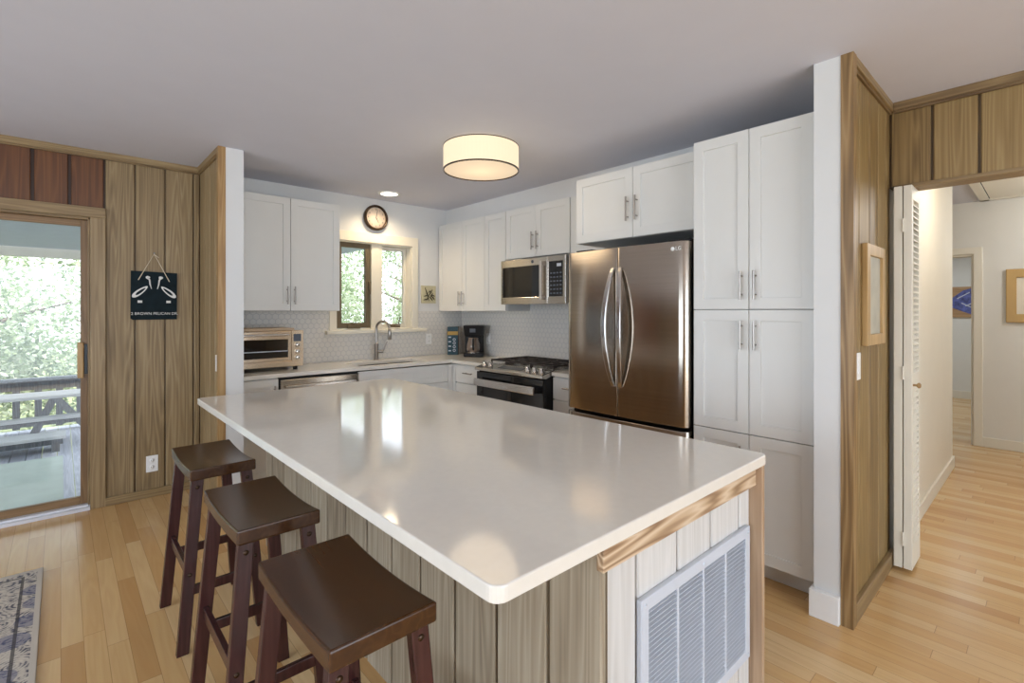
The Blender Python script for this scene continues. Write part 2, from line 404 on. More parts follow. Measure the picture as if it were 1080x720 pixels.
def boards(mb, fr, edges, z0, z1, th=0.016, gap=0.008, m=0, lo=0.25, hi=0.75):
    """tongue boards standing on a face, one tone each, with shadow grooves between"""
    for a, b in zip(edges[:-1], edges[1:]):
        g = gap / 2
        c = 0.004
        t = (lo + (hi - lo) * rnd.random(), rnd.random())
        o = [(a + g, 0), (a + g, th - c), (a + g + c, th), (b - g - c, th), (b - g, th - c), (b - g, 0)]
        k = len(o)
        p = [fr.P(u, n, z0) for u, n in o] + [fr.P(u, n, z1) for u, n in o]
        mb.poly(p, [tuple(range(k))[::-1], tuple(range(k, 2 * k))] + [(i, (i + 1) % k, k + (i + 1) % k, k + i) for i in range(k)], t, m)
def steps(a, b, w):
    out = [a]; x = a
    while x + w < b - 0.02: x += w; out.append(x)
    return out + [b]

CZ = 2.54
# ------------------------------------------------------------------ the setting
mb = MB().box((-3.7, -3.7, -0.12), (11.0, 4.72, 0.0)); struct('floor', mb, 'floor')
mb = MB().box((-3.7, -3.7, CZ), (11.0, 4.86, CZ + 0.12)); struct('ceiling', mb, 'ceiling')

# kitchen back wall with window opening
WX0, WX1, WZ0, WZ1 = 1.955, 2.788, 1.215, 2.09
pY = lambda u, n, z: Vector((u, n, z))
mb = MB(); mb.gridslab([0.88, WX0, WX1, 3.62], [0, WZ0, WZ1, CZ], lambda i, j: not (i == 1 and j == 1), 4.66, 4.84, pY)
struct('wall_back', mb, 'wall')
mb = MB()
mb.gridslab([0.962, 1.885, 2.86, 3.452], [0.916, 1.17, 1.40], lambda i, j: not (i == 1 and j == 1), 4.652, 4.6595, pY)
struct('trim_1', mb, 'tileY')                       # tiled splashback on the window wall
mb = MB().box((3.46, 0.748, 0), (3.62, 4.66, CZ)); struct('wall_right', mb, 'wall')
mb = MB().box((3.452, 2.30, 0.80), (3.4595, 4.652, 1.47)); struct('trim_2', mb, 'tileX')      # tiled splashback on the range wall
mb = MB().box((3.237, 1.38, 2.353), (3.46, 4.66, CZ)); struct('trim_3', mb, 'wall')       # soffit over the wall cabinets

# panelled door wall (living side)
DX0, DX1, DZ1 = -1.75, 0.153, 2.065
mb = MB(); mb.gridslab([-3.7, DX0, DX1, 0.86], [0, DZ1, CZ], lambda i, j: not (i == 1 and j == 0), 4.616, 4.84, pY, tone=0.0)
F = Fr((0, 4.616, 0), (1, 0, 0), (0, -1, 0))
boards(mb, F, [0.235, 0.408, 0.592, 0.777, 0.822], 0.0, CZ, gap=0.009, lo=0.42, hi=0.62)
boards(mb, F, steps(-3.66, DX0 - 0.08, 0.18), 0.0, CZ, m=1)  # unseen boards in the same shaded tone, to darken the fridge reflection
mb.box((DX0 - 0.08, 4.6152, 2.13), (0.234, 4.6165, CZ), tone=0.0, m=1)
boards(mb, F, [-1.83, -1.63, -1.44, -1.255, -1.07, -0.885, -0.70, -0.515, -0.33, -0.14, 0.045, 0.235], 2.13, CZ, gap=0.018, m=1, lo=0.3, hi=0.75)
struct('wall_left', mb, ['panel', 'panel_red_shade'])
# partition that ends the panelling beside the island
mb = MB().box((0.842, 3.90, 0), (0.955, 4.66, CZ), m=1).box((0.846, 3.88, 0), (0.96, 3.905, CZ), m=1)
mb.box((0.80, 3.878, 0), (0.846, 3.92, CZ), tone=0.45, m=2)
F = Fr((0.836, 0, 0), (0, -1, 0), (-1, 0, 0))
mb.box((0.834, 3.92, 0), (0.843, 4.62, CZ), tone=0.0, m=0)
boards(mb, F, [-4.60, -4.42, -4.24, -4.06, -3.92], 0.0, CZ, lo=0.35, hi=0.6)
struct('wall_partition', mb, ['panel', 'wall', 'woodtrim'])
# fin between kitchen and hall
mb = MB().box((2.575, 0.638, 0), (3.46, 0.748, CZ), m=1).box((2.572, 0.64, 0), (2.60, 0.748, CZ), m=1)
mb.box((2.568, 0.592, 0), (2.62, 0.641, CZ), tone=0.5, m=2)
mb.box((2.62, 0.630, 0), (3.40, 0.6385, CZ), tone=0.0, m=0)
F = Fr((0, 0.630, 0), (1, 0, 0), (0, -1, 0))
boards(mb, F, [2.62, 2.757, 2.95, 3.13, 3.30, 3.395], 0.0, CZ, gap=0.007, lo=0.35, hi=0.6)
struct('wall_hall_fin', mb, ['panel_gold', 'wall', 'woodtrimG'])
# header wall over the hall opening
OY0 = -1.25
mb = MB(); mb.gridslab([-3.7, OY0, 0.62], [0, 2.087, CZ], lambda i, j: not (i == 1 and j == 0), 3.406, 3.52, lambda u, n, z: Vector((n, u, z)), tone=0.05)
F = Fr((3.406, 0, 0), (0, -1, 0), (-1, 0, 0))
boards(mb, F, [-0.612, -0.433, -0.251, -0.07, 0.11, 0.29, 0.47, 0.65, 0.83, 1.01, 1.25], 2.087, CZ, gap=0.012, lo=0.35, hi=0.65)
boards(mb, F, steps(1.25, 3.66, 0.18), 0.0, CZ)
struct('wall_hall_opening', mb, 'panel_gold')
mb = MB().box((3.385, OY0, 2.068), (3.53, 0.590, 2.089), tone=0.45); struct('trim_4', mb, 'woodtrimY', bevel=0.003)

# living-room walls behind and left of the camera, with made-up openings behind the added fill lights
mb = MB(); mb.gridslab([-3.7, -1.8, 2.6, 11.0], [0, 0.08, 2.25, CZ], lambda i, j: not (i == 1 and j == 1), -3.7, -3.6, pY); struct('wall_rear', mb, 'panel')
mb = MB(); mb.gridslab([-3.6, -1.0, 3.4, 4.62], [0, 0.4, 2.25, CZ], lambda i, j: not (i == 1 and j == 1), -3.7, -3.6, lambda u, n, z: Vector((n, u, z))); struct('wall_west', mb, 'panel')
# hall
mb = MB().box((3.53, 0.615, 0), (5.92, 0.75, CZ)); struct('wall_hall_left', mb, 'cream')
mb = MB(); mb.gridslab([-1.6, 0.565, 1.38, 2.6], [0, 1.995, CZ], lambda i, j: not (i == 1 and j == 0), 7.05, 7.17, lambda u, n, z: Vector((n, u, z))); struct('wall_hall_end', mb, 'hallwall')
mb = MB().box((3.52, -1.6, 0), (7.05, -1.5, CZ)); struct('wall_hall_right', mb, 'hallwall')
mb = MB().box((5.8, 2.5, 0), (10.7, 2.6, CZ)).box((5.7, 0.75, 0), (5.8, 2.6, CZ)); struct('wall_hall_north', mb, 'hallwall')
mb = MB().box((10.7, -1.0, 0), (10.85, 2.6, CZ)); struct('wall_far_room', mb, 'hallwall')
mb = MB().box((7.17, -1.1, 0), (10.7, -1.0, CZ)); struct('wall_far_side', mb, 'hallwall')
mb = MB().box((10.68, -1.0, 0), (10.70, 2.5, 0.12)); struct('baseboard_far', mb, 'cream')
mb = MB().box((3.58, 0.60, 0), (5.93, 0.6155, 0.10)).box((5.9195, 0.6, 0), (5.935, 0.75, 0.10)); struct('baseboard_hall', mb, 'cream', bevel=0.004)
mb = MB().box((7.035, -1.5, 0), (7.051, 0.498, 0.10)); struct('baseboard_end', mb, 'cream', bevel=0.004)
mb = MB()
mb.gridslab([0.497, 0.567, 1.38, 1.45], [0, 1.995, 2.065], lambda i, j: not (i == 1 and j == 0), 7.03, 7.055, lambda u, n, z: Vector((n, u, z)))
mb.box((7.05, 0.5655, 0), (7.18, 0.585, 1.995)).box((7.05, 0.57, 1.975), (7.18, 1.37, 1.9945)); struct('trim_5', mb, 'cream', bevel=0.004)
# attic hatch in the hall ceiling
mb = MB()
for a, b in (((5.85, 0.44, 2.525), (7.0, 0.51, CZ)), ((5.85, -0.40, 2.525), (5.92, 0.51, CZ)), ((6.93, -0.40, 2.525), (7.0, 0.51, CZ)), ((5.85, -0.40, 2.525), (7.0, -0.33, CZ))): mb.box(a, b)
mb.box((5.925, -0.325, 2.532), (6.925, 0.432, CZ)); mb.box((5.915, -0.335, 2.537), (6.935, 0.445, CZ), m=1)
struct('trim_6', mb, ['cream', 'rubber'])
# crown boards
mb = MB().box((-3.6, 4.572, 2.497), (0.82, 4.60, CZ), tone=0.6).box((-3.6, 4.582, 2.485), (0.82, 4.60, 2.5), tone=0.3); struct('trim_7', mb, 'woodtrimX', bevel=0.003)
mb = MB().box((0.7985, 3.921, 2.497), (0.822, 4.571, CZ), tone=0.55).box((0.806, 3.921, 2.485), (0.822, 4.581, 2.5), tone=0.3); struct('trim_8', mb, 'woodtrimY', bevel=0.003)
mb = MB().box((2.62, 0.5925, 2.497), (3.389, 0.616, CZ), tone=0.55).box((2.62, 0.602, 2.483), (3.389, 0.616, 2.5), tone=0.25); struct('trim_9', mb, 'woodtrimX', bevel=0.003)
mb = MB().box((3.366, -3.6, 2.497), (3.39, 0.592, CZ), tone=0.35).box((3.374, -3.6, 2.483), (3.39, 0.592, 2.5), tone=0.15); struct('trim_10', mb, 'woodtrimY', bevel=0.003)
# baseboards
mb = MB().box((0.235, 4.578, 0), (0.82, 4.60, 0.06), tone=0.55); struct('baseboard_left', mb, 'woodtrimX', bevel=0.004)
mb = MB().box((2.62, 0.5925, 0), (3.40, 0.616, 0.085), tone=0.5); struct('baseboard_fin', mb, 'woodtrimX', bevel=0.004)
mb = MB().box((2.545, 0.642, 0), (2.573, 0.762, 0.125)).box((2.573, 0.748, 0), (2.66, 0.762, 0.125)); struct('baseboard_post', mb, 'plate', bevel=0.003)

# kitchen window: casing, sill, two casements
mb = MB()
cy0, cy1 = 4.638, 4.66
mb.gridslab([1.885, 1.956, 2.786, 2.858], [WZ0 - 0.005, WZ1, WZ1 + 0.095], lambda i, j: not (i == 1 and j == 0), cy0, cy1, pY)
mb.box((2.33, 4.672, WZ0), (2.45, 4.80, WZ1))
mb.box((1.955, 4.66, WZ1 - 0.012), (2.788, 4.83, WZ1)).box((2.776, 4.66, WZ0), (2.788, 4.83, WZ1)).box((1.955, 4.66, WZ0), (1.967, 4.83, WZ1)).box((1.955, 4.66, WZ0), (2.788, 4.83, WZ0 + 0.012))
win = struct('window_1', mb, 'cream', bevel=0.003)
mb = MB().box((1.845, 4.592, 1.18), (2.942, 4.70, 1.214)); obj('window_sill', mb, 'cream', win, bevel=0.005)
def sash(name, x0, x1, y, z0, z1, w, mat_, th=0.04):
    mb = MB(); mb.gridslab([x0, x0 + w, x1 - w, x1], [z0, z0 + w, z1 - w, z1], lambda i, j: not (i == 1 and j == 1), y, y + th, pY)
    s = obj(name, mb, mat_, win, bevel=0.003)
    mb = MB().box((x0 + w - 0.004, y + th / 2 - 0.003, z0 + w - 0.004), (x1 - w + 0.004, y + th / 2 + 0.003, z1 - w + 0.004)); obj('pane', mb, 'glass', s)
    return s
sl = sash('sash', 1.972, 2.325, 4.685, 1.232, 2.082, 0.052, 'bronze')
sr = sash('sash', 2.452, 2.774, 4.745, 1.229, 2.076, 0.036, 'cream')
for x, y, s in ((2.14, 4.675, sl), (2.60, 4.70, sr)):
    mb = MB().box((x - 0.065, y - 0.02, 1.228), (x + 0.065, y + 0.012, 1.25)).tube([(x - 0.05, y - 0.012, 1.25), (x + 0.02, y - 0.03, 1.262), (x + 0.06, y - 0.03, 1.262)], 0.008)
    mb.lathe([(0.0, 0.0), (0.016, 0.0), (0.016, 0.02), (0.0, 0.024)], (x - 0.05, y - 0.004, 1.248), seg=14)
    obj('crank', mb, 'bronze', s, bevel=0.002)
mb = MB().box((2.300, 4.668, 1.60), (2.326, 4.686, 1.70)).tube([(2.312, 4.665, 1.67), (2.312, 4.655, 1.62), (2.312, 4.66, 1.57)], 0.007); obj('latch', mb, 'bronze', sl, bevel=0.003)
mb = MB().tube([(2.655, 4.70, 1.255), (2.655, 4.69, 1.30), (2.665, 4.68, 1.345)], 0.006); obj('lock_lever', mb, 'bronze', sr)

# sliding glass door
mb = MB()
for a, b in (((DX1, 4.578, 0), (DX1 + 0.085, 4.617, 2.062)), ((DX0 - 0.085, 4.578, 0), (DX0, 4.617, 2.062))): mb.box(a, b, tone=0.55)
mb.box((DX0 - 0.085, 4.577, 2.0625), (DX1 + 0.085, 4.617, 2.135), tone=0.5, m=1)
mb.box((DX1 - 0.012, 4.60, 0), (DX1, 4.80, DZ1), tone=0.4).box((DX0, 4.60, 0), (DX0 + 0.012, 4.80, DZ1), tone=0.4).box((DX0, 4.60, DZ1 - 0.02), (DX1, 4.80, DZ1), tone=0.4, m=1)
door = struct('door_1', mb, ['woodtrimV', 'woodtrimX'], bevel=0.003)
def slider(x0, x1, y):
    mb = MB(); w = 0.05; t = 0.035
    mb.box((x0, y, 0.035), (x0 + w, y + t, DZ1 - 0.02), tone=0.4).box((x1 - w, y, 0.035), (x1, y + t, DZ1 - 0.02), tone=0.4)
    mb.box((x0 + w, y, 0.035), (x1 - w, y + t, 0.088), tone=0.5, m=1).box((x0 + w, y, DZ1 - 0.065), (x1 - w, y + t, DZ1 - 0.02), tone=0.55, m=1)
    s = obj('door_panel', mb, ['doorwood', 'doorwoodX'], door, bevel=0.003)
    mb = MB().box((x0 + w - 0.004, y + t / 2 - 0.003, 0.084), (x1 - w + 0.004, y + t / 2 + 0.003, DZ1 - 0.061)); obj('pane', mb, 'glass', s)
    return s
dp = slider(-0.82, DX1 - 0.0, 4.64)
slider(DX0 + 0.012, -0.77, 4.70)
mb = MB().box((0.085, 4.598, 0.93), (0.120, 4.64, 1.18), tone=0.6); h = obj('door_handle', mb, 'woodtrim', dp, bevel=0.006)
mb = MB().box((0.122, 4.628, 0.955), (0.150, 4.642, 1.165)); obj('latch_plate', mb, 'blackplastic', dp, bevel=0.002)
mb = MB().box((DX0, 4.600, 0.0), (DX1, 4.80, 0.034)).box((DX0, 4.57, 0.0), (DX1, 4.602, 0.022)); obj('door_track', mb, 'alu', door, bevel=0.002)

# ------------------------------------------------------------------ hardware helpers
def pull(name_parent, fr, u, n, z, length=0.15, vert=True, parent=None):
    mb = MB(); r = 0.006; h = length / 2
    if vert:
        mb.tube([fr.P(u, n + 0.03, z - h), fr.P(u, n + 0.03, z + h)], r, 10)
        for s in (-1, 1): mb.tube([fr.P(u, n - 0.001, z + s * h * 0.65), fr.P(u, n + 0.03, z + s * h * 0.65)], 0.0045, 8)
    else:
        mb.tube([fr.P(u - h, n + 0.03, z), fr.P(u + h, n + 0.03, z)], r, 10)
        for s in (-1, 1): mb.tube([fr.P(u + s * h * 0.65, n - 0.001, z), fr.P(u + s * h * 0.65, n + 0.03, z)], 0.0045, 8)
    return obj('handle', mb, 'nickel', parent)
def shaker(mb, fr, u0, u1, z0, z1, n0, th=0.02, rail=0.058):
    r = min(rail, (z1 - z0) * 0.3)
    mb.gridslab([u0, u0 + rail, u1 - rail, u1], [z0, z0 + r, z1 - r, z1], lambda i, j: not (i == 1 and j == 1), n0, n0 + th, fr.P)
    mb.box((u0 + rail - 0.006, n0 + 0.001, z0 + r - 0.006), (u1 - rail + 0.006, n0 + th - 0.009, z1 - r + 0.006), fr)
def cabinet(name, label, cat, fr, w, depth, z0, z1, fronts, group=None, toe=0.0, body=True):
    t = thing(name, label, cat, fr.P(w / 2, -depth / 2, z0), group)
    mb = MB()
    if toe:
        mb.box((0, -depth, z0 + toe), (w, -0.001, z1), fr).box((0, -depth, z0), (w, -0.07, z0 + toe), fr)
    else: mb.box((0, -depth, z0), (w, -0.001, z1), fr)
    obj('carcass', mb, 'cab', t, bevel=0.0015)
    for f in fronts:
        kind, u0, u1, a, b, hu, hz, vert = f[:8]
        mb = MB(); g = 0.0018
        if kind == 'slab': mb.box((u0 + g, 0, a + g), (u1 - g, 0.02, b - g), fr)
        else: shaker(mb, fr, u0 + g, u1 - g, a + g, b - g, 0.0)
        d = obj('drawer' if kind in ('drawer', 'slab') else ('panel' if kind == 'panel' else 'door'), mb, 'cab', t, bevel=0.0015)
        if hu is not None: pull(None, fr, hu, 0.02, hz, f[8] if len(f) > 8 else 0.15, vert, d)
    return t
FX = lambda x, y: Fr((x, y, 0), (0, -1, 0), (-1, 0, 0))      # fronts facing -X, u runs towards -Y
FY = lambda x, y: Fr((x, y, 0), (1, 0, 0), (0, -1, 0))       # fronts facing -Y

TOP = 2.352; UB = 1.402
# ------------------------------------------------------------------ tall pantry (three stacked units)
pf = FX(2.67, 1.378); pw = 0.612; pm = pw / 2
cabinet('pantry_cabinet', 'topmost white shaker pantry cabinet with two tall doors, right of refrigerator', 'cabinet', pf, pw, 0.78, 1.409, TOP,
        [('door', 0, pm, 1.409, TOP, pm - 0.035, 1.535, True), ('door', pm, pw, 1.409, TOP, pm + 0.035, 1.535, True)], 'stacked pantry cabinets')
cabinet('pantry_cabinet', 'middle white shaker pantry cabinet of the stack right of the refrigerator', 'cabinet', pf, pw, 0.78, 0.757, 1.408,
        [('door', 0, pm, 0.757, 1.408, pm - 0.035, 1.275, True), ('door', pm, pw, 0.757, 1.408, pm + 0.035, 1.275, True)], 'stacked pantry cabinets')
cabinet('pantry_cabinet', 'lowest white shaker pantry cabinet of the stack, standing on the floor', 'cabinet', pf, pw, 0.78, 0.0, 0.756,
        [('door', 0, pm, 0.105, 0.756, pm - 0.035, 0.62, True), ('door', pm, pw, 0.105, 0.756, None, 0, True)], 'stacked pantry cabinets', toe=0.105)
# over-fridge cabinet
of = FX(2.80, 2.352); ow = 0.966
cabinet('wall_cabinet', 'wide white shaker wall cabinet with two doors above the refrigerator', 'cabinet', of, ow, 0.65, 1.888, TOP,
        [('door', 0, ow / 2, 1.888, TOP, ow / 2 - 0.035, 2.075, True, 0.16), ('door', ow / 2, ow, 1.888, TOP, ow / 2 + 0.035, 2.075, True, 0.16)])
# wall cabinets by the range
c1 = FX(3.15, 4.645)
cabinet('wall_cabinet', 'tall white two-door wall cabinet in the corner above the coffee maker', 'cabinet', c1, 0.805, 0.305, UB, TOP,
        [('door', 0, 0.43, UB, TOP, 0.43 - 0.03, UB + 0.13, True), ('door', 0.43, 0.805, UB, TOP, 0.43 + 0.03, UB + 0.13, True)])
cabinet('wall_cabinet', 'narrow white single-door wall cabinet left of the microwave', 'cabinet', FX(3.15, 3.838), 0.318, 0.305, UB, TOP,
        [('door', 0, 0.316, UB, TOP, None, 0, True)])
cabinet('wall_cabinet', 'short white two-door wall cabinet directly above the microwave', 'cabinet', FX(3.15, 3.518), 0.80, 0.305, 1.886, TOP,
        [('door', 0, 0.40, 1.886, TOP, 0.37, 2.03, True, 0.16), ('door', 0.40, 0.80, 1.886, TOP, 0.43, 2.03, True, 0.16)])
mb = MB().box((3.14, 2.36, 1.87), (3.455, 2.716, TOP)); tag(obj('filler_panel', mb, 'cab', bevel=0.002, base=(3.3, 2.5, 1.87)), 'narrow white filler panel between microwave cabinet and refrigerator cabinet', 'panel')
# left wall cabinet on the window wall
cabinet('wall_cabinet', 'white two-door wall cabinet above the toaster oven, left of the window', 'cabinet', FY(0.985, 4.35), 0.870, 0.31, UB, TOP,
        [('door', 0, 0.444, UB, TOP, 0.444 - 0.03, UB + 0.13, True), ('door', 0.444, 0.870, UB, TOP, 0.444 + 0.03, UB + 0.13, True)])
# ------------------------------------------------------------------ base cabinets
CB = 0.884; CT = 0.915
cabinet('base_cabinet', 'white base cabinet with one door under toaster oven, left of dishwasher', 'cabinet', FY(0.966, 4.08), 0.284, 0.575, 0, CB,
        [('door', 0, 0.284, 0.11, 0.875, 0.25, 0.75, True)], toe=0.1)
cabinet('base_cabinet', 'white sink base cabinet with false drawer front beneath the faucet', 'cabinet', FY(1.905, 4.08), 1.008, 0.575, 0, 0.72,
        [('door', 0, 0.47, 0.11, 0.70, 0.43, 0.60, True), ('door', 0.47, 0.94, 0.11, 0.70, 0.51, 0.60, True), ('drawer', 0, 0.94, 0.705, 0.875, None, 0, True), ('slab', 0.94, 0.992, 0.11, 0.875, None, 0, True)], toe=0.1)
cabinet('base_cabinet', 'white drawer base cabinet in the corner, left of the range', 'cabinet', FX(2.92, 4.04), 0.478, 0.53, 0, CB,
        [('slab', -0.038, 0.030, 0.11, 0.875, None, 0, True), ('slab', 0.03, 0.478, 0.70, 0.875, 0.25, 0.80, False, 0.13), ('slab', 0.03, 0.478, 0.41, 0.695, 0.25, 0.60, False, 0.13), ('slab', 0.03, 0.478, 0.11, 0.405, 0.25, 0.30, False, 0.13)], toe=0.1)
cabinet('base_cabinet', 'white drawer base cabinet squeezed between range and refrigerator', 'cabinet', FX(2.92, 2.694), 0.376, 0.53, 0, CB,
        [('slab', 0, 0.376, 0.70, 0.875, 0.19, 0.80, False, 0.13), ('slab', 0, 0.376, 0.41, 0.695, 0.19, 0.60, False, 0.13), ('slab', 0, 0.376, 0.11, 0.405, 0.19, 0.30, False, 0.13)], toe=0.1)
# worktops
mb = MB()
xs = [0.963, 1.95, 2.66, 2.88, 3.450]; ys = [3.560, 4.04, 4.13, 4.46, 4.650]
mb.gridslab(xs, ys, lambda i, j: not (i == 1 and j == 2) and not (j == 0 and i < 3), CB + 0.001, CT, lambda u, n, z: Vector((u, z, n)))
tag(obj('countertop', mb, 'quartz', bevel=0.003, base=(2.2, 4.3, CB)), 'L-shaped white quartz countertop running under the kitchen window to the range', 'countertop')
mb = MB().box((2.88, 2.318, CB + 0.001), (3.450, 2.690, CT))
tag(obj('countertop', mb, 'quartz', bevel=0.003, base=(3.16, 2.5, CB)), 'short white quartz countertop piece between range and refrigerator', 'countertop')
# sink
t = thing('sink', 'stainless undermount sink set into the countertop below the window', 'sink', (2.305, 4.295, 0.73))
mb = MB(); x0, x1, y0, y1 = 1.95, 2.66, 4.13, 4.46; zb = 0.725; w = 0.006
mb.gridslab([x0 - w, x0, x1, x1 + w], [y0 - w, y0, y1, y1 + w], lambda i, j: not (i == 1 and j == 1), zb, CB - 0.001, lambda u, n, z: Vector((u, z, n)))
mb.box((x0 - w, y0 - w, zb - w), (x1 + w, y1 + w, zb)); obj('basin', mb, 'steelbar', t, bevel=0.002)
mb = MB().lathe([(0, 0.004), (0.035, 0.004), (0.045, 0.0), (0.045, -0.001)], (2.305, 4.32, zb)); obj('drain', mb, 'nickel', t)
# faucet
t = thing('faucet', 'tall brushed nickel gooseneck faucet behind the sink', 'faucet', (2.318, 4.54, CT))
fx, fy = 2.318, 4.54
mb = MB().lathe([(0, 0), (0.028, 0), (0.028, 0.006), (0.021, 0.012), (0.021, 0.155), (0.016, 0.165), (0, 0.165)], (fx, fy, CT), seg=20); obj('body', mb, 'nickel', t)
arc = [(fx, fy, CT + 0.16), (fx, fy, CT + 0.30)] + [(fx + 0.03 * (1 - math.cos(a)), fy - 0.078 * (1 - math.cos(a)), CT + 0.31 + 0.075 * math.sin(a)) for a in [k * math.pi / 10 for k in range(11)]]
mb = MB().tube(arc, 0.0125, 14); obj('spout', mb, 'nickel', t)
ex, ey, ez = arc[-1]
mb = MB().lathe([(0, 0.0), (0.013, 0.0), (0.016, -0.03), (0.019, -0.105), (0.015, -0.11), (0, -0.11)], (ex, ey, ez + 0.005), seg=18); obj('spray_head', mb, 'nickel', t)
mb = MB().tube([(fx + 0.012, fy - 0.01, CT + 0.085), (fx + 0.055, fy - 0.04, CT + 0.085)], 0.016, 12).tube([(fx + 0.05, fy - 0.036, CT + 0.088), (fx + 0.066, fy - 0.048, CT + 0.13), (fx + 0.085, fy - 0.06, CT + 0.185)], [0.009, 0.008, 0.006], 10); obj('lever', mb, 'nickel', t)

# dishwasher
t = thing('dishwasher', 'stainless dishwasher under the countertop, its towel-bar handle across the top', 'dishwasher', (1.577, 4.35, 0))
mb = MB().box((1.255, 4.075, 0.10), (1.90, 4.65, 0.876)).box((1.255, 4.14, 0.0), (1.90, 4.65, 0.10)); obj('tub', mb, 'blackplastic', t)
mb = MB().box((1.262, 4.048, 0.11), (1.893, 4.074, 0.862)); d = obj('door', mb, 'steel', t, bevel=0.004)
mb = MB().box((1.29, 4.012, 0.795), (1.865, 4.026, 0.818)).box((1.30, 4.024, 0.80), (1.318, 4.049, 0.813)).box((1.838, 4.024, 0.80), (1.856, 4.049, 0.813)); obj('handle', mb, 'steelbar', d, bevel=0.003)

# ------------------------------------------------------------------ refrigerator
fr = FX(2.60, 2.286); fw = 0.894
t = thing('refrigerator', 'tall stainless steel french-door refrigerator beside the white pantry', 'refrigerator', fr.P(fw / 2, -0.35, 0))
mb = MB().box((0.004, -0.80, 0.03), (fw - 0.004, -0.075, 1.80), fr).box((0.03, -0.7, 0.0), (fw - 0.03, -0.12, 0.03), fr).box((0.02, -0.16, 1.80), (0.16, -0.08, 1.822), fr).box((fw - 0.16, -0.16, 1.80), (fw - 0.02, -0.08, 1.822), fr)
obj('case', mb, 'blackplastic', t, bevel=0.003)
def curved_door(u0, u1, z0, z1, bulge):
    """door skin bowed across the whole refrigerator width"""
    mb = MB(); k = 28; pts = []
    for i in range(k + 1):
        u = u0 + (u1 - u0) * i / k
        n = bulge * (1 - ((u - fw / 2) / (fw / 2)) ** 2)
        edge = min(u - 0, fw - u)
        if edge < 0.035: n -= 0.022 * (1 - edge / 0.035) ** 2
        pts.append((u, n))
    V = []
    for (u, n) in pts: V += [fr.P(u, -0.068, z0), fr.P(u, -0.068, z1), fr.P(u, n, z0), fr.P(u, n, z1)]
    F_ = []
    for i in range(k):
        a, b = 4 * i, 4 * i + 4
        F_ += [(a + 2, b + 2, b + 3, a + 3), (a, a + 1, b + 1, b), (a, b, b + 2, a + 2), (a + 1, a + 3, b + 3, b + 1)]
    F_ += [(0, 2, 3, 1), (4 * k, 4 * k + 1, 4 * k + 3, 4 * k + 2)]
    mb.poly(V, F_, 0.5, 0, False)
    for f in mb.bm.faces: f.smooth = True
    return mb
SEAM = 0.437
def fridge_obj(name, mb, mat_, par, bevel=0.004):
    o = obj(name, mb, mat_, par, bevel=bevel)
    return o
dl = fridge_obj('door', curved_door(0.0, SEAM - 0.002, 0.738, 1.80, 0.016), 'steeldark', t)
dr = fridge_obj('door', curved_door(SEAM + 0.002, fw, 0.738, 1.80, 0.016), 'steeldark', t)
fz = fridge_obj('freezer_drawer', curved_door(0.0, fw, 0.09, 0.715, 0.016), 'steeldark', t)
for s, d in ((-1, dl), (1, dr)):
    uc = SEAM + s * 0.036
    outer = [];
    mb = MB(); k = 24; V = []; F_ = []
    for i in range(k + 1):
        a = i / k; z = 0.925 + (1.675 - 0.925) * a
        bow = math.sin(math.pi * a) ** 0.8
        u = SEAM + s * (0.026 + 0.030 * bow); n = 0.010 + 0.062 * bow
        wz = 0.013 + 0.004 * bow
        V += [fr.P(u - wz, n + 0.004, z), fr.P(u + wz, n + 0.004, z), fr.P(u + wz, n + 0.02, z), fr.P(u - wz, n + 0.02, z)]
        if i: 
            b = 4 * (i - 1)
            F_ += [(b + j, b + (j + 1) % 4, b + 4 + (j + 1) % 4, b + 4 + j) for j in range(4)]
    F_ += [(0, 1, 2, 3), (4 * k, 4 * k + 1, 4 * k + 2, 4 * k + 3)]
    mb.poly(V, F_, 0.5); obj('handle', mb, 'steelbar', d, bevel=0.004)
mb = MB().tube([fr.P(0.12, 0.07, 0.63), fr.P(fw - 0.12, 0.07, 0.63)], 0.013, 12).tube([fr.P(0.16, 0.0, 0.63), fr.P(0.16, 0.07, 0.63)], 0.009).tube([fr.P(fw - 0.16, 0.0, 0.63), fr.P(fw - 0.16, 0.07, 0.63)], 0.009); obj('handle', mb, 'steelbar', fz)
mb = MB().lathe([(0, 0.0018), (0.012, 0.0018), (0.012, 0.0)], fr.P(0.812, 0.0065, 1.757), (-1, 0, 0), 24)
textmesh(mb, 'LG', 0.030, Fr(fr.P(0.846, 0.0045, 1.757), (0, -1, 0), (-1, 0, 0))); obj('logo', mb, 'plate', dr)

# ------------------------------------------------------------------ microwave
mf = FX(3.06, 3.508); mw = 0.806
t = thing('microwave', 'stainless over-the-range microwave with black keypad', 'microwave', mf.P(mw / 2, -0.2, 1.462))
mb = MB().box((0.004, -0.385, 1.47), (mw - 0.004, -0.03, 1.868), mf); obj('case', mb, 'blackplastic', t)
mb = MB(); mb.gridslab([0, 0.022, 0.50, mw - 0.205], [1.462, 1.525, 1.80, 1.868], lambda i, j: not (i == 1 and j == 1), -0.03, 0.0, mf.P); d = obj('door', mb, 'steel', t, bevel=0.004)
mb = MB().box((0.018, -0.026, 1.52), (0.505, -0.006, 1.805), mf); obj('window', mb, 'black', d, bevel=0.002)
mb = MB().box((0.535, 0.018, 1.50), (0.565, 0.032, 1.83), mf).box((0.538, -0.001, 1.51), (0.562, 0.02, 1.54), mf).box((0.538, -0.001, 1.79), (0.562, 0.02, 1.82), mf); obj('handle', mb, 'steelbar', d)
mb = MB(); mb.gridslab([mw - 0.203, mw - 0.19, mw - 0.03, mw], [1.462, 1.525, 1.82, 1.868], lambda i, j: not (i == 1 and j == 1), -0.03, 0.0, mf.P); p = obj('control_panel', mb, 'steel', t, bevel=0.003)
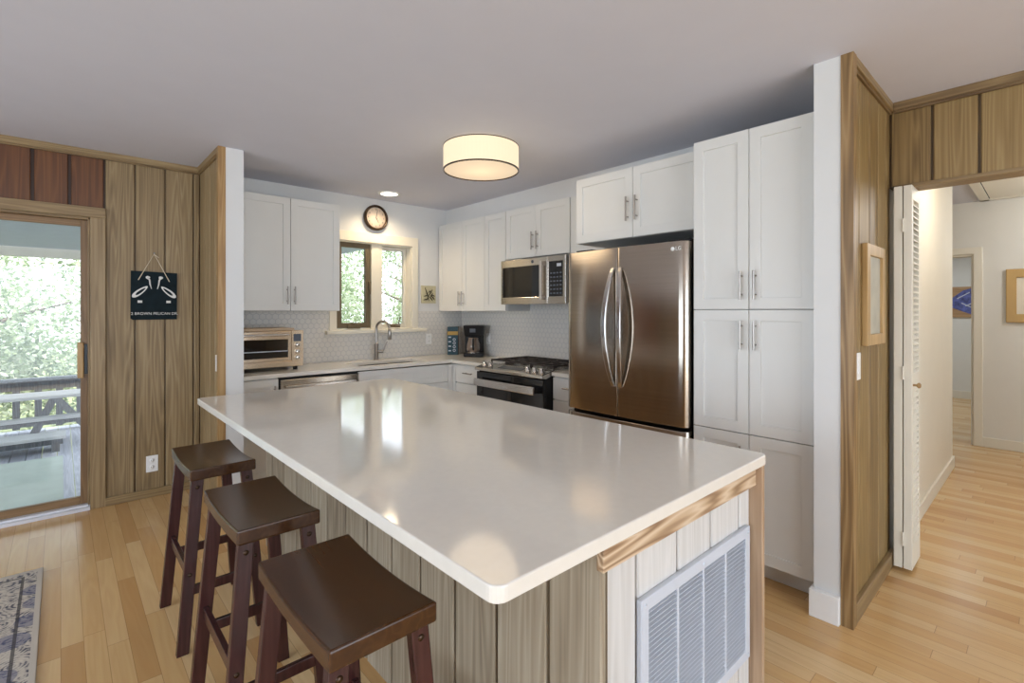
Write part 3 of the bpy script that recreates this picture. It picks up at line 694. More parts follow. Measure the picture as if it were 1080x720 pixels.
mb = MB().box((mw - 0.194, -0.026, 1.52), (mw - 0.026, -0.004, 1.825), mf); 
for i in range(4):
    for j in range(6): mb.box((mw - 0.176 + i * 0.036, -0.0038, 1.545 + j * 0.034), (mw - 0.176 + i * 0.036 + 0.022, -0.0028, 1.545 + j * 0.034 + 0.012), mf, m=1)
kp = obj('keypad', mb, ['black', 'grilledark'], p)
mb = MB().box((mw - 0.10, -0.0038, 1.775), (mw - 0.05, -0.0028, 1.80), mf); obj('display', mb, 'grille', kp)
mb = MB().lathe([(0, 0.002), (0.014, 0.002), (0.014, 0.0)], mf.P(0.42, 0.0, 1.835), (-1, 0, 0), 20); obj('logo', mb, 'grilledark', d)

# ------------------------------------------------------------------ range
rf = FX(2.80, 3.552); rw = 0.852
t = thing('range', 'stainless slide-in gas range with black cooktop grates', 'range', rf.P(rw / 2, -0.33, 0))
mb = MB().box((0.002, -0.645, 0.03), (rw - 0.002, -0.035, 0.90), rf).box((0.04, -0.6, 0.0), (rw - 0.04, -0.09, 0.03), rf); obj('body', mb, 'blackplastic', t)
mb = MB().box((0, -0.645, 0.9005), (rw, -0.115, 0.922), rf); obj('cooktop', mb, 'steel', t, bevel=0.003)
mb = MB()                                                            # sloped control fascia
o = [(-0.12, 0.924), (0.02, 0.894), (0.022, 0.868), (-0.03, 0.862), (-0.12, 0.89)]
P0 = [rf.P(0.0, n, z) for n, z in o]; P1 = [rf.P(rw, n, z) for n, z in o]; k = len(o)
mb.poly(P0 + P1, [tuple(range(k)), tuple(range(k, 2 * k))[::-1]] + [(i, (i + 1) % k, k + (i + 1) % k, k + i) for i in range(k)]); cp = obj('control_panel', mb, 'steel', t, bevel=0.004)
nrm = Vector((-0.209, 0, 0.978)); 
def on_slope(u, n): return rf.P(u, n, 0.924 - 0.030 * (n + 0.12) / 0.14)
mb = MB(); a = [on_slope(0.27, -0.09), on_slope(0.56, -0.09), on_slope(0.56, -0.025), on_slope(0.27, -0.025)]
mb.hexa([p - nrm * 0.002 for p in a], [p + nrm * 0.0015 for p in a]); obj('display', mb, 'black', cp)
for u in (0.055, 0.135, 0.62, 0.70, 0.78):
    mb = MB().lathe([(0, 0.032), (0.017, 0.032), (0.020, 0.028), (0.022, 0.004), (0.027, 0.002), (0.027, -0.002)], on_slope(u, -0.055), nrm, 20)
    obj('knob', mb, 'steelbar', cp)
mb = MB().box((0.006, -0.034, 0.20), (rw - 0.006, 0.0, 0.855), rf); od = obj('oven_door', mb, 'black', t, bevel=0.004)
mb = MB().box((0.03, 0.038, 0.735), (rw - 0.06, 0.056, 0.80), rf).box((0.06, -0.001, 0.75), (0.09, 0.04, 0.785), rf).box((rw - 0.12, -0.001, 0.75), (rw - 0.09, 0.04, 0.785), rf); obj('oven_handle', mb, 'steelbar', od, bevel=0.006)
mb = MB().box((0.006, -0.034, 0.04), (rw - 0.006, 0.0, 0.19), rf); obj('drawer', mb, 'steel', t, bevel=0.004)
for g in range(3):                                                    # three cast grates
    u0 = 0.03 + g * 0.266; u1 = u0 + 0.26; mb = MB(); zt, zl = 0.957, 0.943
    for uu in (u0, u1 - 0.012): mb.box((uu, -0.62, zl), (uu + 0.012, -0.15, zt), rf)
    for nn in (-0.62, -0.50, -0.392, -0.27, -0.162): mb.box((u0 + 0.001, nn, zl + 0.001), (u1 - 0.001, nn + 0.012, zt), rf)
    mb.box((u0 + 0.124, -0.61, zl), (u0 + 0.136, -0.16, zt), rf)
    for uu in (u0, u1 - 0.012):
        for nn in (-0.62, -0.162): mb.box((uu, nn, 0.9215), (uu + 0.012, nn + 0.012, zl), rf)
    obj('grate', mb, 'iron', t, bevel=0.002)
for u, n in ((0.16, -0.27), (0.16, -0.5), (0.425, -0.385), (0.69, -0.27), (0.69, -0.5)):
    mb = MB().lathe([(0, 0.02), (0.035, 0.02), (0.04, 0.014), (0.045, 0.005), (0.05, -0.0005)], rf.P(u, n, 0.922), seg=20); obj('burner', mb, 'iron', t)

# ------------------------------------------------------------------ small kitchen things
# toaster oven
tf = FY(0.99, 4.25); tw = 0.515; tz = CT
t = thing('toaster_oven', 'stainless countertop toaster oven with glass door and three knobs', 'toaster oven', tf.P(tw / 2, -0.17, tz))
mb = MB().box((0.0, -0.34, tz + 0.026), (tw, -0.012, tz + 0.325), tf); obj('case', mb, 'steel_warmlit', t, bevel=0.01)
for u in (0.05, tw - 0.05):
    for n in (-0.29, -0.05): obj('foot', MB().lathe([(0, 0), (0.018, 0), (0.02, 0.027), (0, 0.027)], tf.P(u, n, tz), seg=12), 'blackplastic', t)
mb = MB().box((0.0, -0.012, tz + 0.03), (tw, 0.0, tz + 0.075), tf).box((tw - 0.095, -0.012, tz + 0.07), (tw, 0.004, tz + 0.325), tf); fp = obj('control_panel', mb, 'steel_warmlit', t, bevel=0.003)
mb = MB(); mb.gridslab([0.01, 0.035, tw - 0.125, tw - 0.10], [tz + 0.08, tz + 0.105, tz + 0.255, tz + 0.318], lambda i, j: not (i == 1 and j == 1), -0.012, 0.006, tf.P); d = obj('door', mb, 'steel_warmlit', t, bevel=0.003)
obj('glass', MB().box((0.03, -0.011, tz + 0.10), (tw - 0.12, 0.001, tz + 0.26), tf), 'black', d)
obj('handle', MB().tube([tf.P(0.03, 0.04, tz + 0.292), tf.P(tw - 0.13, 0.04, tz + 0.292)], 0.009, 12).tube([tf.P(0.06, 0.0, tz + 0.292), tf.P(0.06, 0.04, tz + 0.292)], 0.006).tube([tf.P(tw - 0.16, 0.0, tz + 0.292), tf.P(tw - 0.16, 0.04, tz + 0.292)], 0.006), 'steelbar', d)
obj('rack', MB().box((0.036, 0.0012, tz + 0.156), (tw - 0.126, 0.0022, tz + 0.163), tf), 'grille', d)
obj('screen', MB().box((tw - 0.08, 0.003, tz + 0.235), (tw - 0.02, 0.0055, tz + 0.295), tf), 'grilledark', fp)
for z in (0.205, 0.15, 0.10): obj('knob', MB().lathe([(0, 0.02), (0.015, 0.02), (0.018, 0.016), (0.019, -0.001)], tf.P(tw - 0.05, 0.004, tz + z), (0, -1, 0), 18), 'steelbar', fp)
# wooden board lying on the toaster oven
mb = MB().box((0.0, -0.32, tz + 0.3265), (tw - 0.065, -0.02, tz + 0.345), tf, tone=0.6)
tag(obj('cutting_board', mb, 'apron', bevel=0.004, base=tuple(tf.P(0.22, -0.17, tz + 0.3265))), 'wooden board lying flat on top of the toaster oven', 'cutting board')
# coffee maker
F = Fr((3.295, 4.215, 0), (0.74, -0.67, 0), (-0.67, -0.74, 0))
t = thing('coffee_maker', 'black drip coffee maker with glass carafe in the counter corner', 'coffee maker', (3.295, 4.215, CT))
obj('base', MB().box((-0.105, -0.10, CT), (0.105, 0.13, CT + 0.045), F), 'blackplastic', t, bevel=0.012)
obj('column', MB().box((-0.10, -0.10, CT + 0.04), (0.10, -0.02, CT + 0.24), F), 'blackplastic', t, bevel=0.01)
hd = obj('brew_head', MB().hexa([F.P(-0.10, -0.10, CT + 0.215), F.P(0.10, -0.10, CT + 0.215), F.P(0.095, 0.10, CT + 0.215), F.P(-0.095, 0.10, CT + 0.215)], [F.P(-0.115, -0.10, CT + 0.335), F.P(0.115, -0.10, CT + 0.335), F.P(0.11, 0.12, CT + 0.335), F.P(-0.11, 0.12, CT + 0.335)]), 'blackplastic', t, bevel=0.012)
obj('display', MB().box((-0.04, 0.107, CT + 0.26), (0.02, 0.1165, CT + 0.30), F), 'grilledark', hd)
cf = obj('carafe', MB().lathe([(0.0, 0.0), (0.06, 0.0), (0.072, 0.03), (0.072, 0.08), (0.052, 0.135), (0.055, 0.155), (0, 0.155)], F.P(-0.005, 0.055, CT + 0.048), seg=24), 'carafe', t)
obj('carafe_handle', MB().tube([F.P(0.0, 0.105, CT + 0.19), F.P(0.0, 0.155, CT + 0.185), F.P(0.0, 0.16, CT + 0.12), F.P(0.0, 0.12, CT + 0.08)], 0.011, 10), 'blackplastic', cf)
obj('warming_plate', MB().lathe([(0, 0.002), (0.07, 0.002), (0.07, -0.001)], F.P(-0.005, 0.055, CT + 0.0455), seg=24), 'steelbar', t)
# teal tin beside it
F = Fr((3.245, 4.545, 0), (0.80, -0.60, 0), (-0.60, -0.80, 0))
t = thing('storage_tin', 'tall teal patterned tin with mustard band beside the coffee maker', 'tin', (3.245, 4.545, CT))
obj('body', MB().box((-0.055, -0.06, CT), (0.060, 0.055, CT + 0.31), F), 'teal', t, bevel=0.006)
obj('side_panel', MB().box((0.0605, -0.06, CT), (0.068, 0.055, CT + 0.315), F), 'brownbox', t, bevel=0.003)
obj('band', MB().box((-0.0565, -0.05, CT + 0.22), (0.0602, 0.0565, CT + 0.26), F), 'mustard', t)
mb = MB()
for z in (0.05, 0.09, 0.13, 0.17): mb.lathe([(0.016, 0.0), (0.016, 0.002), (0.010, 0.002), (0.010, 0.0)], F.P(0.02, 0.055, CT + z), F.dn, 14)
for z in (0.04, 0.09, 0.14, 0.19): mb.box((-0.045, 0.0551, CT + z), (-0.015, 0.0565, CT + z + 0.012), F)
obj('motif', mb, 'grille', t)

# outlets and switches
def plate(name, label, cat, fr, kind, w=0.072, h=0.116):
    t = thing(name, label, cat, fr.o)
    obj('cover_plate', MB().box((-w / 2, 0, -h / 2), (w / 2, 0.006, h / 2), fr), 'plate', t, bevel=0.002)
    if kind == 'outlet':
        for s in (-1, 1):
            r = obj('socket', MB().lathe([(0, 0.0015), (0.0155, 0.0015), (0.0165, -0.001)], fr.P(0, 0.006, s * 0.025), fr.dn, 20), 'plate', t)
            obj('slots', MB().box((-0.007, 0.0075, s * 0.025 - 0.004), (-0.005, 0.0082, s * 0.025 + 0.006), fr).box((0.005, 0.0075, s * 0.025 - 0.004), (0.007, 0.0082, s * 0.025 + 0.006), fr), 'rubber', r)
    else: obj('rocker', MB().box((-0.017, 0.0055, -0.034), (0.017, 0.0095, 0.034), fr), 'plate', t, bevel=0.001)
    return t
plate('wall_outlet', 'white wall outlet low on the wood panelling right of the sliding door', 'outlet', Fr((0.510, 4.5995, 0.248), (1, 0, 0), (0, -1, 0)), 'outlet', 0.074, 0.122)
plate('wall_outlet', 'white outlet on the tiled splashback right of the kitchen window', 'outlet', Fr((2.998, 4.6515, 1.095), (1, 0, 0), (0, -1, 0)), 'outlet')
plate('wall_outlet', 'white outlet on the tiled splashback right of the coffee maker', 'outlet', Fr((3.4515, 4.165, 1.10), (0, -1, 0), (-1, 0, 0)), 'outlet')
plate('light_switch', 'white light switch on the panelled partition beside the island', 'light switch', Fr((0.8195, 3.985, 1.03), (0, -1, 0), (-1, 0, 0)), 'switch', 0.09, 0.116)
plate('light_switch', 'white light switch on the panelling under the framed print', 'light switch', Fr((2.722, 0.6135, 1.145), (1, 0, 0), (0, -1, 0)), 'switch', 0.07, 0.125)

# wall clock
F = Fr((2.362, 4.66, 2.346), (1, 0, 0), (0, -1, 0))
t = thing('wall_clock', 'round dark-rimmed wall clock above the kitchen window', 'clock', F.o)
obj('rim', MB().lathe([(0.118, 0.0), (0.130, 0.012), (0.130, 0.036), (0.122, 0.046), (0.108, 0.042), (0.106, 0.022)], F.o, F.dn, 48), 'clockrim', t)
fc = obj('face', MB().lathe([(0, 0.024), (0.112, 0.024), (0.112, 0.0005)], F.o, F.dn, 48), 'clockface', t)
for k in range(1, 13):
    mb = MB(); a = R(90 - 30 * k); textmesh(mb, str(k), 0.024, Fr(F.P(0.083 * math.cos(a), 0.0242, 0.083 * math.sin(a)), F.du, F.dn), 0.0004); obj('numeral', mb, 'ink', fc)
def hand(ang, ln, w):
    a = R(90 - ang); d = (math.cos(a), math.sin(a)); q = (-d[1], d[0])
    return MB().prism([(q[0] * w, q[1] * w), (-q[0] * w, -q[1] * w), (d[0] * ln - q[0] * w * 0.4, d[1] * ln - q[1] * w * 0.4), (d[0] * ln + q[0] * w * 0.4, d[1] * ln + q[1] * w * 0.4)], 0.0265, 0.0285, F)
obj('hour_hand', hand(150, 0.056, 0.0045), 'ink', t); obj('minute_hand', hand(12, 0.082, 0.0035), 'ink', t)
# twig tile
F = Fr((2.998, 4.66, 1.583), (1, 0, 0), (0, -1, 0))
t = thing('wall_tile', 'small square sage tile with dark twig design right of the window', 'wall art', F.o)
obj('tile', MB().box((-0.092, 0.0, -0.097), (0.092, 0.014, 0.097), F), 'artbg', t, bevel=0.002)
mb = MB()
for (a, b) in (((-0.05, 0.075), (0.0, -0.07)), ((0.045, 0.055), (-0.01, -0.02)), ((-0.01, -0.02), (-0.03, -0.065)), ((0.0, -0.02), (0.05, -0.07)), ((0.05, 0.02), (0.02, -0.03)), ((-0.065, -0.02), (-0.02, -0.01)), ((-0.07, -0.06), (-0.02, -0.05)), ((0.075, -0.06), (0.02, -0.005)), ((0.075, -0.02), (0.03, 0.0)), ((-0.005, 0.02), (0.02, 0.045))):
    mb.tube([F.P(a[0], 0.0155, a[1]), F.P((a[0] + b[0]) / 2 + 0.004, 0.017, (a[1] + b[1]) / 2), F.P(b[0], 0.0155, b[1])], [0.003, 0.0075, 0.003], 6)
obj('twig_design', mb, 'twig', t)

# slate sign
F = Fr((0.523, 4.597, 1.517), (1, 0, 0), (0, -1, 0))
t = thing('slate_sign', 'dark slate sign with two white pelicans hanging on the wood panelling', 'sign', F.o)
w_, h_ = 0.142, 0.182
obj('slate', MB().prism([(-w_ + 0.012, -h_), (w_, -h_ + 0.002), (w_ + 0.002, h_ - 0.006), (-w_, h_), (-w_ - 0.002, -h_ + 0.012)], 0.004, 0.014, F), 'slate', t, bevel=0.001)
mb = MB(); zc = 0.0145
def leafshape(cx, cz, ln, wd, ang, n=10):
    o = []
    for i in range(n * 2):
        a = 2 * math.pi * i / (n * 2); x = math.cos(a) * ln; z = math.sin(a) * wd * (1 - 0.25 * math.cos(a))
        o.append((cx + x * math.cos(ang) - z * math.sin(ang), cz + x * math.sin(ang) + z * math.cos(ang)))
    return o
for s in (-1, 1):
    mb.prism(leafshape(s * 0.088, 0.028, 0.062, 0.019, R(42) if s < 0 else R(138)), 0.0135, 0.0150, F)
    mb.tube([F.P(s * 0.043, zc, 0.132), F.P(s * 0.030, zc, 0.118), F.P(s * 0.027, zc, 0.085), F.P(s * 0.018, zc, 0.05)], [0.006, 0.006, 0.005, 0.002], 6)
    mb.prism(leafshape(s * 0.040, 0.136, 0.014, 0.011, 0), 0.0135, 0.0155, F)
    mb.box((s * 0.088 - 0.014, 0.0135, -0.055), (s * 0.088 + 0.014, 0.0148, -0.037), F)
obj('pelicans', mb, 'chalk', t)
for s in (-1, 1): obj('wing_shading', MB().prism(leafshape(s * 0.084, 0.030, 0.040, 0.009, R(42) if s < 0 else R(138)), 0.0148, 0.0156, F), 'slate', t)
mb = MB(); textmesh(mb, '2 BROWN PELICAN DR.', 0.0275, Fr(F.P(0.004, 0.0138, -0.136), F.du, F.dn), 0.0006); obj('lettering', mb, 'chalk', t)
obj('cord', MB().tube([F.P(-0.098, 0.015, 0.115), F.P(-0.002, 0.012, 0.315), F.P(0.094, 0.015, 0.108)], 0.0035, 8).tube([F.P(-0.002, 0.012, 0.312), F.P(0.018, 0.016, 0.295), F.P(0.026, 0.018, 0.288)], 0.0022, 6), 'rope', t)
obj('nail', MB().lathe([(0, 0.022), (0.006, 0.022), (0.006, 0.019), (0.0025, 0.019), (0.0025, 0.0)], F.P(-0.002, 0.0, 0.320), F.dn, 10), 'nickel', t)

# framed print on the fin
F = Fr((0, 0.6135, 0), (1, 0, 0), (0, -1, 0))
t = thing('framed_print', 'pale map print in light wood frame on the panelled wall beside the bifold door', 'picture', (2.98, 0.6135, 1.475))
mb = MB(); mb.gridslab([2.80, 2.858, 3.106, 3.164], [1.235, 1.288, 1.668, 1.722], lambda i, j: not (i == 1 and j == 1), 0.0, 0.024, F.P); obj('frame', mb, 'framewood', t, bevel=0.003)
obj('print', MB().box((2.853, 0.002, 1.284), (3.111, 0.012, 1.672), F), 'print', t)
# hall picture
F = Fr((7.05, 0, 0), (0, -1, 0), (-1, 0, 0))
t = thing('framed_picture', 'gold-framed picture with cream mount on the far hall wall', 'picture', (7.05, 0.05, 1.553))
mb = MB(); mb.gridslab([-0.326, -0.25, 0.16, 0.236], [1.285, 1.37, 1.735, 1.82], lambda i, j: not (i == 1 and j == 1), 0.0, 0.03, F.P); obj('frame', mb, 'goldframe', t, bevel=0.006)
obj('mount', MB().box((-0.255, 0.002, 1.365), (0.165, 0.014, 1.74), F), 'mount', t)
obj('print', MB().box((-0.16, 0.0142, 1.45), (0.07, 0.016, 1.65), F), 'print', t)
# fish panel in the room beyond
F = Fr((10.692, 0, 0), (0, -1, 0), (-1, 0, 0))
t = thing('fish_panel', 'blue fish painted on a tan board in the room beyond the hall doorway', 'wall art', (10.70, 0.95, 1.53))
obj('board', MB().box((-1.48, 0.0, 1.30), (-0.42, 0.02, 1.79), F), 'fishboard', t, bevel=0.003)
o = [(-1.20, 1.55), (-1.10, 1.62), (-0.98, 1.73), (-0.85, 1.775), (-0.70, 1.76), (-0.56, 1.70), (-0.47, 1.60), (-0.46, 1.52), (-0.56, 1.42), (-0.70, 1.35), (-0.88, 1.35), (-1.02, 1.41), (-1.12, 1.46), (-1.22, 1.44), (-1.18, 1.50)]
fo = obj('fish', MB().prism(o, 0.019, 0.026, F), 'fish', t)
mb = MB()
for (a, b) in (((-1.05, 1.60), (-0.9, 1.70)), ((-0.95, 1.48), (-0.78, 1.58)), ((-1.0, 1.53), (-0.85, 1.44)), ((-0.82, 1.65), (-0.7, 1.72))): mb.tube([F.P(a[0], 0.027, a[1]), F.P(b[0], 0.027, b[1])], 0.008, 6)
obj('markings', mb, 'grille', fo)

# ------------------------------------------------------------------ ceiling lights
t = thing('ceiling_lamp', 'round cream drum ceiling lamp lit above the kitchen island', 'ceiling lamp', (2.135, 2.654, CZ))
lc = (2.135, 2.654, 0); LB, LT, LR = 2.362, 2.524, 0.258
obj('drum_shade', MB().lathe([(LR, LB), (LR, LT), (LR - 0.004, LT), (LR - 0.004, LB), (LR, LB)], lc, seg=64, smooth=False), 'shade', t)
obj('trim_ring', MB().lathe([(LR + 0.0015, LB - 0.002), (LR + 0.0015, LB + 0.007), (LR - 0.006, LB + 0.007), (LR - 0.006, LB - 0.002), (LR + 0.0015, LB - 0.002)], lc, seg=64).lathe([(LR + 0.0015, LT - 0.004), (LR + 0.0015, LT + 0.002), (LR - 0.006, LT + 0.002), (LR - 0.006, LT - 0.004), (LR + 0.0015, LT - 0.004)], lc, seg=64), 'clockrim', t)
df = obj('diffuser', MB().lathe([(LR - 0.006, LB + 0.004), (0.15, LB - 0.004), (0, LB - 0.006), ], lc, seg=64), 'diffuser', t)
obj('canopy', MB().lathe([(0, LT - 0.03), (0.07, LT - 0.03), (0.075, CZ)], lc, seg=32), 'plate', t)
lamp('drum_lamp_glow', 'POINT', (2.135, 2.654, 2.24), 5.5, (1.0, 0.78, 0.52), shadow_soft_size=0.25)
t = thing('recessed_light', 'small round recessed downlight glowing in the ceiling by the clock', 'recessed light', (2.355, 4.349, CZ))
obj('trim_ring', MB().lathe([(0.105, 0.0), (0.105, -0.006), (0.082, -0.008), (0.078, -0.001)], (2.355, 4.349, CZ), seg=40), 'plate', t)
obj('lens', MB().lathe([(0, -0.004), (0.082, -0.004), (0.082, -0.001)], (2.355, 4.349, CZ), seg=40), 'downlight', t)
lamp('downlight_beam', 'SPOT', (2.355, 4.349, 2.52), 40, (1.0, 0.78, 0.50), (0, 0, 0), spot_size=R(150), spot_blend=0.8, shadow_soft_size=0.07)
# hall lamps and far-room area light
lamp('hall_lamp', 'POINT', (4.5, 0.15, 2.36), 16, (1.0, 0.84, 0.60), shadow_soft_size=0.12)
lamp('hall_end_lamp', 'POINT', (6.2, -0.6, 2.3), 24, (0.95, 0.97, 1.0), shadow_soft_size=0.12)
lamp('far_room_area', 'AREA', (9.0, 1.0, 2.45), 28, (0.84, 0.92, 1.0), (0, 0, 0), shape='RECTANGLE', size=1.5, size_y=1.5)  # area light facing down just under the far-room ceiling

# ------------------------------------------------------------------ bifold louvered door
t = thing('bifold_door', 'cream louvered bifold door folded open at the hallway entrance', 'door', (3.45, 0.55, 0.02))
def leaf(y0, y1, louv):
    x0, x1, z0, z1 = 3.337, 3.567, 0.022, 2.072; st = 0.036
    mb = MB()
    mb.gridslab([x0, x0 + st, x1 - st, x1], [z0, 0.14, 0.965, 1.06, z1 - 0.075, z1], lambda i, j: not (i == 1 and j in (1, 3)), y0, y1, pY)
    l = obj('leaf', mb, 'cream', t, bevel=0.002)
    mb = MB()
    for a, b in ((0.14, 0.965), (1.06, z1 - 0.075)):
        k = int((b - a) / 0.031)
        for i in range(k):
            z = a + (i + 0.5) * (b - a) / k
            mb.hexa([Vector((x0 + st - 0.003, y0 - 0.001, z - 0.016)), Vector((x1 - st + 0.003, y0 - 0.001, z - 0.016)), Vector((x1 - st + 0.003, y1 - 0.004, z + 0.010)), Vector((x0 + st - 0.003, y1 - 0.004, z + 0.010))],
                    [Vector((x0 + st - 0.003, y0 - 0.001, z - 0.010)), Vector((x1 - st + 0.003, y0 - 0.001, z - 0.010)), Vector((x1 - st + 0.003, y1 - 0.004, z + 0.016)), Vector((x0 + st - 0.003, y1 - 0.004, z + 0.016))])
    obj('louvres', mb, 'cream', l)
    return l
la = leaf(0.507, 0.544, True); lb = leaf(0.549, 0.586, True)
for z in (0.18, 1.07, 1.86): obj('hinge', MB().box((3.3345, 0.535, z - 0.035), (3.3375, 0.558, z + 0.035)).tube([(3.333, 0.5465, z - 0.036), (3.333, 0.5465, z + 0.036)], 0.004, 8), 'cream', la)
obj('knob', MB().lathe([(0.006, 0), (0.006, 0.014), (0.014, 0.02), (0.015, 0.027), (0.009, 0.033), (0, 0.033)], (3.365, 0.507, 1.005), (0, -1, 0), 18), 'woodtrim', la)

# ------------------------------------------------------------------ kitchen island
IX0, IX1, IY0, IY1 = 0.560, 1.777, 0.655, 3.228
t = thing('kitchen_island', 'large kitchen island base clad in grey-washed vertical boards', 'kitchen island', (1.35, 1.95, 0))
mb = MB().box((0.926, 0.722, 0), (1.752, 3.19, 0.879)); obj('core', mb, 'palewood', t)
mb = MB(); F = Fr((0.925, 0, 0), (0, -1, 0), (-1, 0, 0))
mb.box((0.924, 0.69, 0.0), (0.9265, 3.19, 0.879), tone=0.0)
boards(mb, F, [-3.19] + [-(0.864 + 0.2 * k) for k in range(11, -1, -1)] + [-0.688], 0.0, 0.879, th=0.017, gap=0.012, lo=0.3, hi=0.6)
obj('side_panelling', mb, 'greywood', t)
mb = MB(); F = Fr((0, 0.722, 0), (1, 0, 0), (0, -1, 0))
mb.box((0.93, 0.7205, 0), (1.752, 0.7225, 0.879), tone=0.0)
boards(mb, F, [0.912, 1.069, 1.269, 1.468, 1.668, 1.752], 0.0, 0.86, th=0.016, gap=0.010, lo=0.45, hi=0.6)
obj('end_panelling', mb, 'palewood', t)
obj('apron', MB().box((0.905, 0.685, 0.806), (1.755, 0.706, 0.8795), tone=0.5), 'apron', t, bevel=0.003)
mb = MB().box((1.752, 0.665, 0), (1.774, 3.19, 0.8795), tone=0.55); obj('end_panel', mb, 'endpine', t, bevel=0.002)
# vent grille on the island end
F = Fr((0, 0.706, 0), (1, 0, 0), (0, -1, 0)); vx0, vx1, vz0, vz1 = 1.066, 1.716, 0.236, 0.678
mb = MB(); cols = [vx0 + 0.034 + k * (vx1 - vx0 - 0.068) / 4 for k in range(5)]; us = [vx0]
for k, c in enumerate(cols):
    if k == 0: us += [c]
    elif k == 4: us += [c]
    else: us += [c - 0.005, c + 0.005]
us += [vx1]
mb.gridslab(us, [vz0, vz0 + 0.034, vz1 - 0.034, vz1], lambda i, j: not (j == 1 and i in (1, 3, 5, 7)), 0.0, 0.016, F.P)
v = obj('vent_grille', mb, 'grille', t, bevel=0.003); v['label'] = 'pale grey metal return-air grille'
mb = MB(); nk = 29
for k in range(4):
    a, b = us[1 + 2 * k], us[2 + 2 * k]
    for i in range(nk):
        z = vz0 + 0.034 + (i + 0.5) * (vz1 - vz0 - 0.068) / nk
        mb.hexa([F.P(a, 0.003, z + 0.0004), F.P(b, 0.003, z + 0.0004), F.P(b, 0.015, z - 0.0022), F.P(a, 0.015, z - 0.0022)], [F.P(a, 0.003, z + 0.0018), F.P(b, 0.003, z + 0.0018), F.P(b, 0.015, z - 0.0008), F.P(a, 0.015, z - 0.0008)])
obj('louvres', mb, 'grille', v)
mb = MB().box((vx0 + 0.03, 0.0003, vz0 + 0.03), (vx1 - 0.03, 0.001, vz1 - 0.03), F); obj('duct_shade_backing', mb, 'grilledark', v)  # dark sheet that paints in the shade behind the slats
for u in (vx0 + 0.017, (vx0 + vx1) / 2, vx1 - 0.017):
    for z in (vz0 + 0.017, vz1 - 0.017): obj('screw', MB().lathe([(0, 0.003), (0.005, 0.0025), (0.006, -0.001)], F.P(u, 0.016, z), F.dn, 12), 'grille', v)
# island worktop with eased corners
mb = MB(); rc = 0.028; o = []
for (cx, cy, a0) in ((IX0 + rc, IY0 + rc, 180), (IX1 - rc, IY0 + rc, 270), (IX1 - rc, IY1 - rc, 0), (IX0 + rc, IY1 - rc, 90)):
    for k in range(7): a = R(a0 + 15 * k); o.append((cx + rc * math.cos(a), cy + rc * math.sin(a)))
k = len(o); P = [Vector((x, y, 0.881)) for x, y in o] + [Vector((x, y, CT)) for x, y in o]
mb.poly(P, [tuple(range(k))[::-1], tuple(range(k, 2 * k))] + [(i, (i + 1) % k, k + (i + 1) % k, k + i) for i in range(k)])
tag(obj('island_countertop', mb, 'quartz', bevel=0.004, seg=3, base=(1.17, 1.94, 0.881)), 'broad glossy white quartz slab on top of the kitchen island', 'countertop')

# ------------------------------------------------------------------ stools
SH = 0.745
def make_stool():
    t = thing('bar_stool', '', 'stool')
    L, Wd = 0.466, 0.248
    mb = MB(); k = 22; V = []; Fc = []                     # saddle seat, dished along its length
    for i in range(k + 1):
        y = -L / 2 + L * i / k; q = (2 * y / L)
        zt = SH - 0.015 * (1 - q * q); zb = SH - 0.046 - 0.010 * (1 - q * q)
        for x in (-Wd / 2, -Wd / 4, 0, Wd / 4, Wd / 2): V.append(Vector((x, y, zt)))
        for x in (-Wd / 2, Wd / 2): V.append(Vector((x, y, zb)))
    for i in range(k):
        a, b = 7 * i, 7 * i + 7
        Fc += [(a + j, a + j + 1, b + j + 1, b + j) for j in range(4)] + [(a + 5, b + 5, b + 6, a + 6), (a, b, b + 5, a + 5), (a + 4, a + 6, b + 6, b + 4)]
    Fc += [(0, 5, 6, 4, 3, 2, 1), tuple(7 * k + j for j in (0, 1, 2, 3, 4, 6, 5))]
    mb.poly(V, Fc, 0.5); obj('seat', mb, 'stooltop', t, bevel=0.006, seg=3)
    tx, ty, bx, by = 0.092, 0.195, 0.150, 0.225; zt = SH - 0.050; hw, hd = 0.0145, 0.022
    def leg_at(z):
        f = (zt - z) / zt
        return tx + (bx - tx) * f, ty + (by - ty) * f
    legs = []
    for sx in (-1, 1):
        for sy in (-1, 1):
            top = [Vector((sx * tx + dx, sy * ty + dy, zt + 0.008 * 1)) for dx, dy in ((-hd, -hw), (hd, -hw), (hd, hw), (-hd, hw))]
            bot = [Vector((sx * bx + dx, sy * by + dy, 0)) for dx, dy in ((-hd, -hw), (hd, -hw), (hd, hw), (-hd, hw))]
            l = obj('leg', MB().hexa(bot, top, tone=0.5), 'stool', t, bevel=0.003); legs.append(l)
            for z in (zt - 0.03, 0.315):
                mb = MB(); x_, y_ = leg_at(z); mb.lathe([(0, 0.004), (0.005, 0.0035), (0.008, 0.001), (0.0085, -0.002)], (sx * x_, sy * (y_ + hw), z), (0, sy, 0), 14); obj('bolt', mb, 'clockrim', l)
    for sx in (-1, 1):
        x, y = leg_at(0.315)
        obj('footrest' if sx < 0 else 'stretcher', MB().box((sx * x - 0.009, -y + hw - 0.004, 0.293), (sx * x + 0.009, y - hw + 0.004, 0.335)), 'stool', t, bevel=0.002)
    for sy in (-1, 1):
        x, y = leg_at(0.245)
        obj('stretcher', MB().box((-x + hd - 0.006, sy * y - 0.009, 0.228), (x - hd + 0.006, sy * y + 0.009, 0.265)), 'stool', t, bevel=0.002)
    return t
st = make_stool()
spots = [((0.505, 1.172), 'dark brown saddle-seat bar stool nearest the camera, at the island front corner'),
         ((0.511, 1.868), 'middle dark brown saddle-seat bar stool of the three along the island'),
         ((0.516, 2.62), 'farthest dark brown saddle-seat bar stool, nearest the panelled wall')]
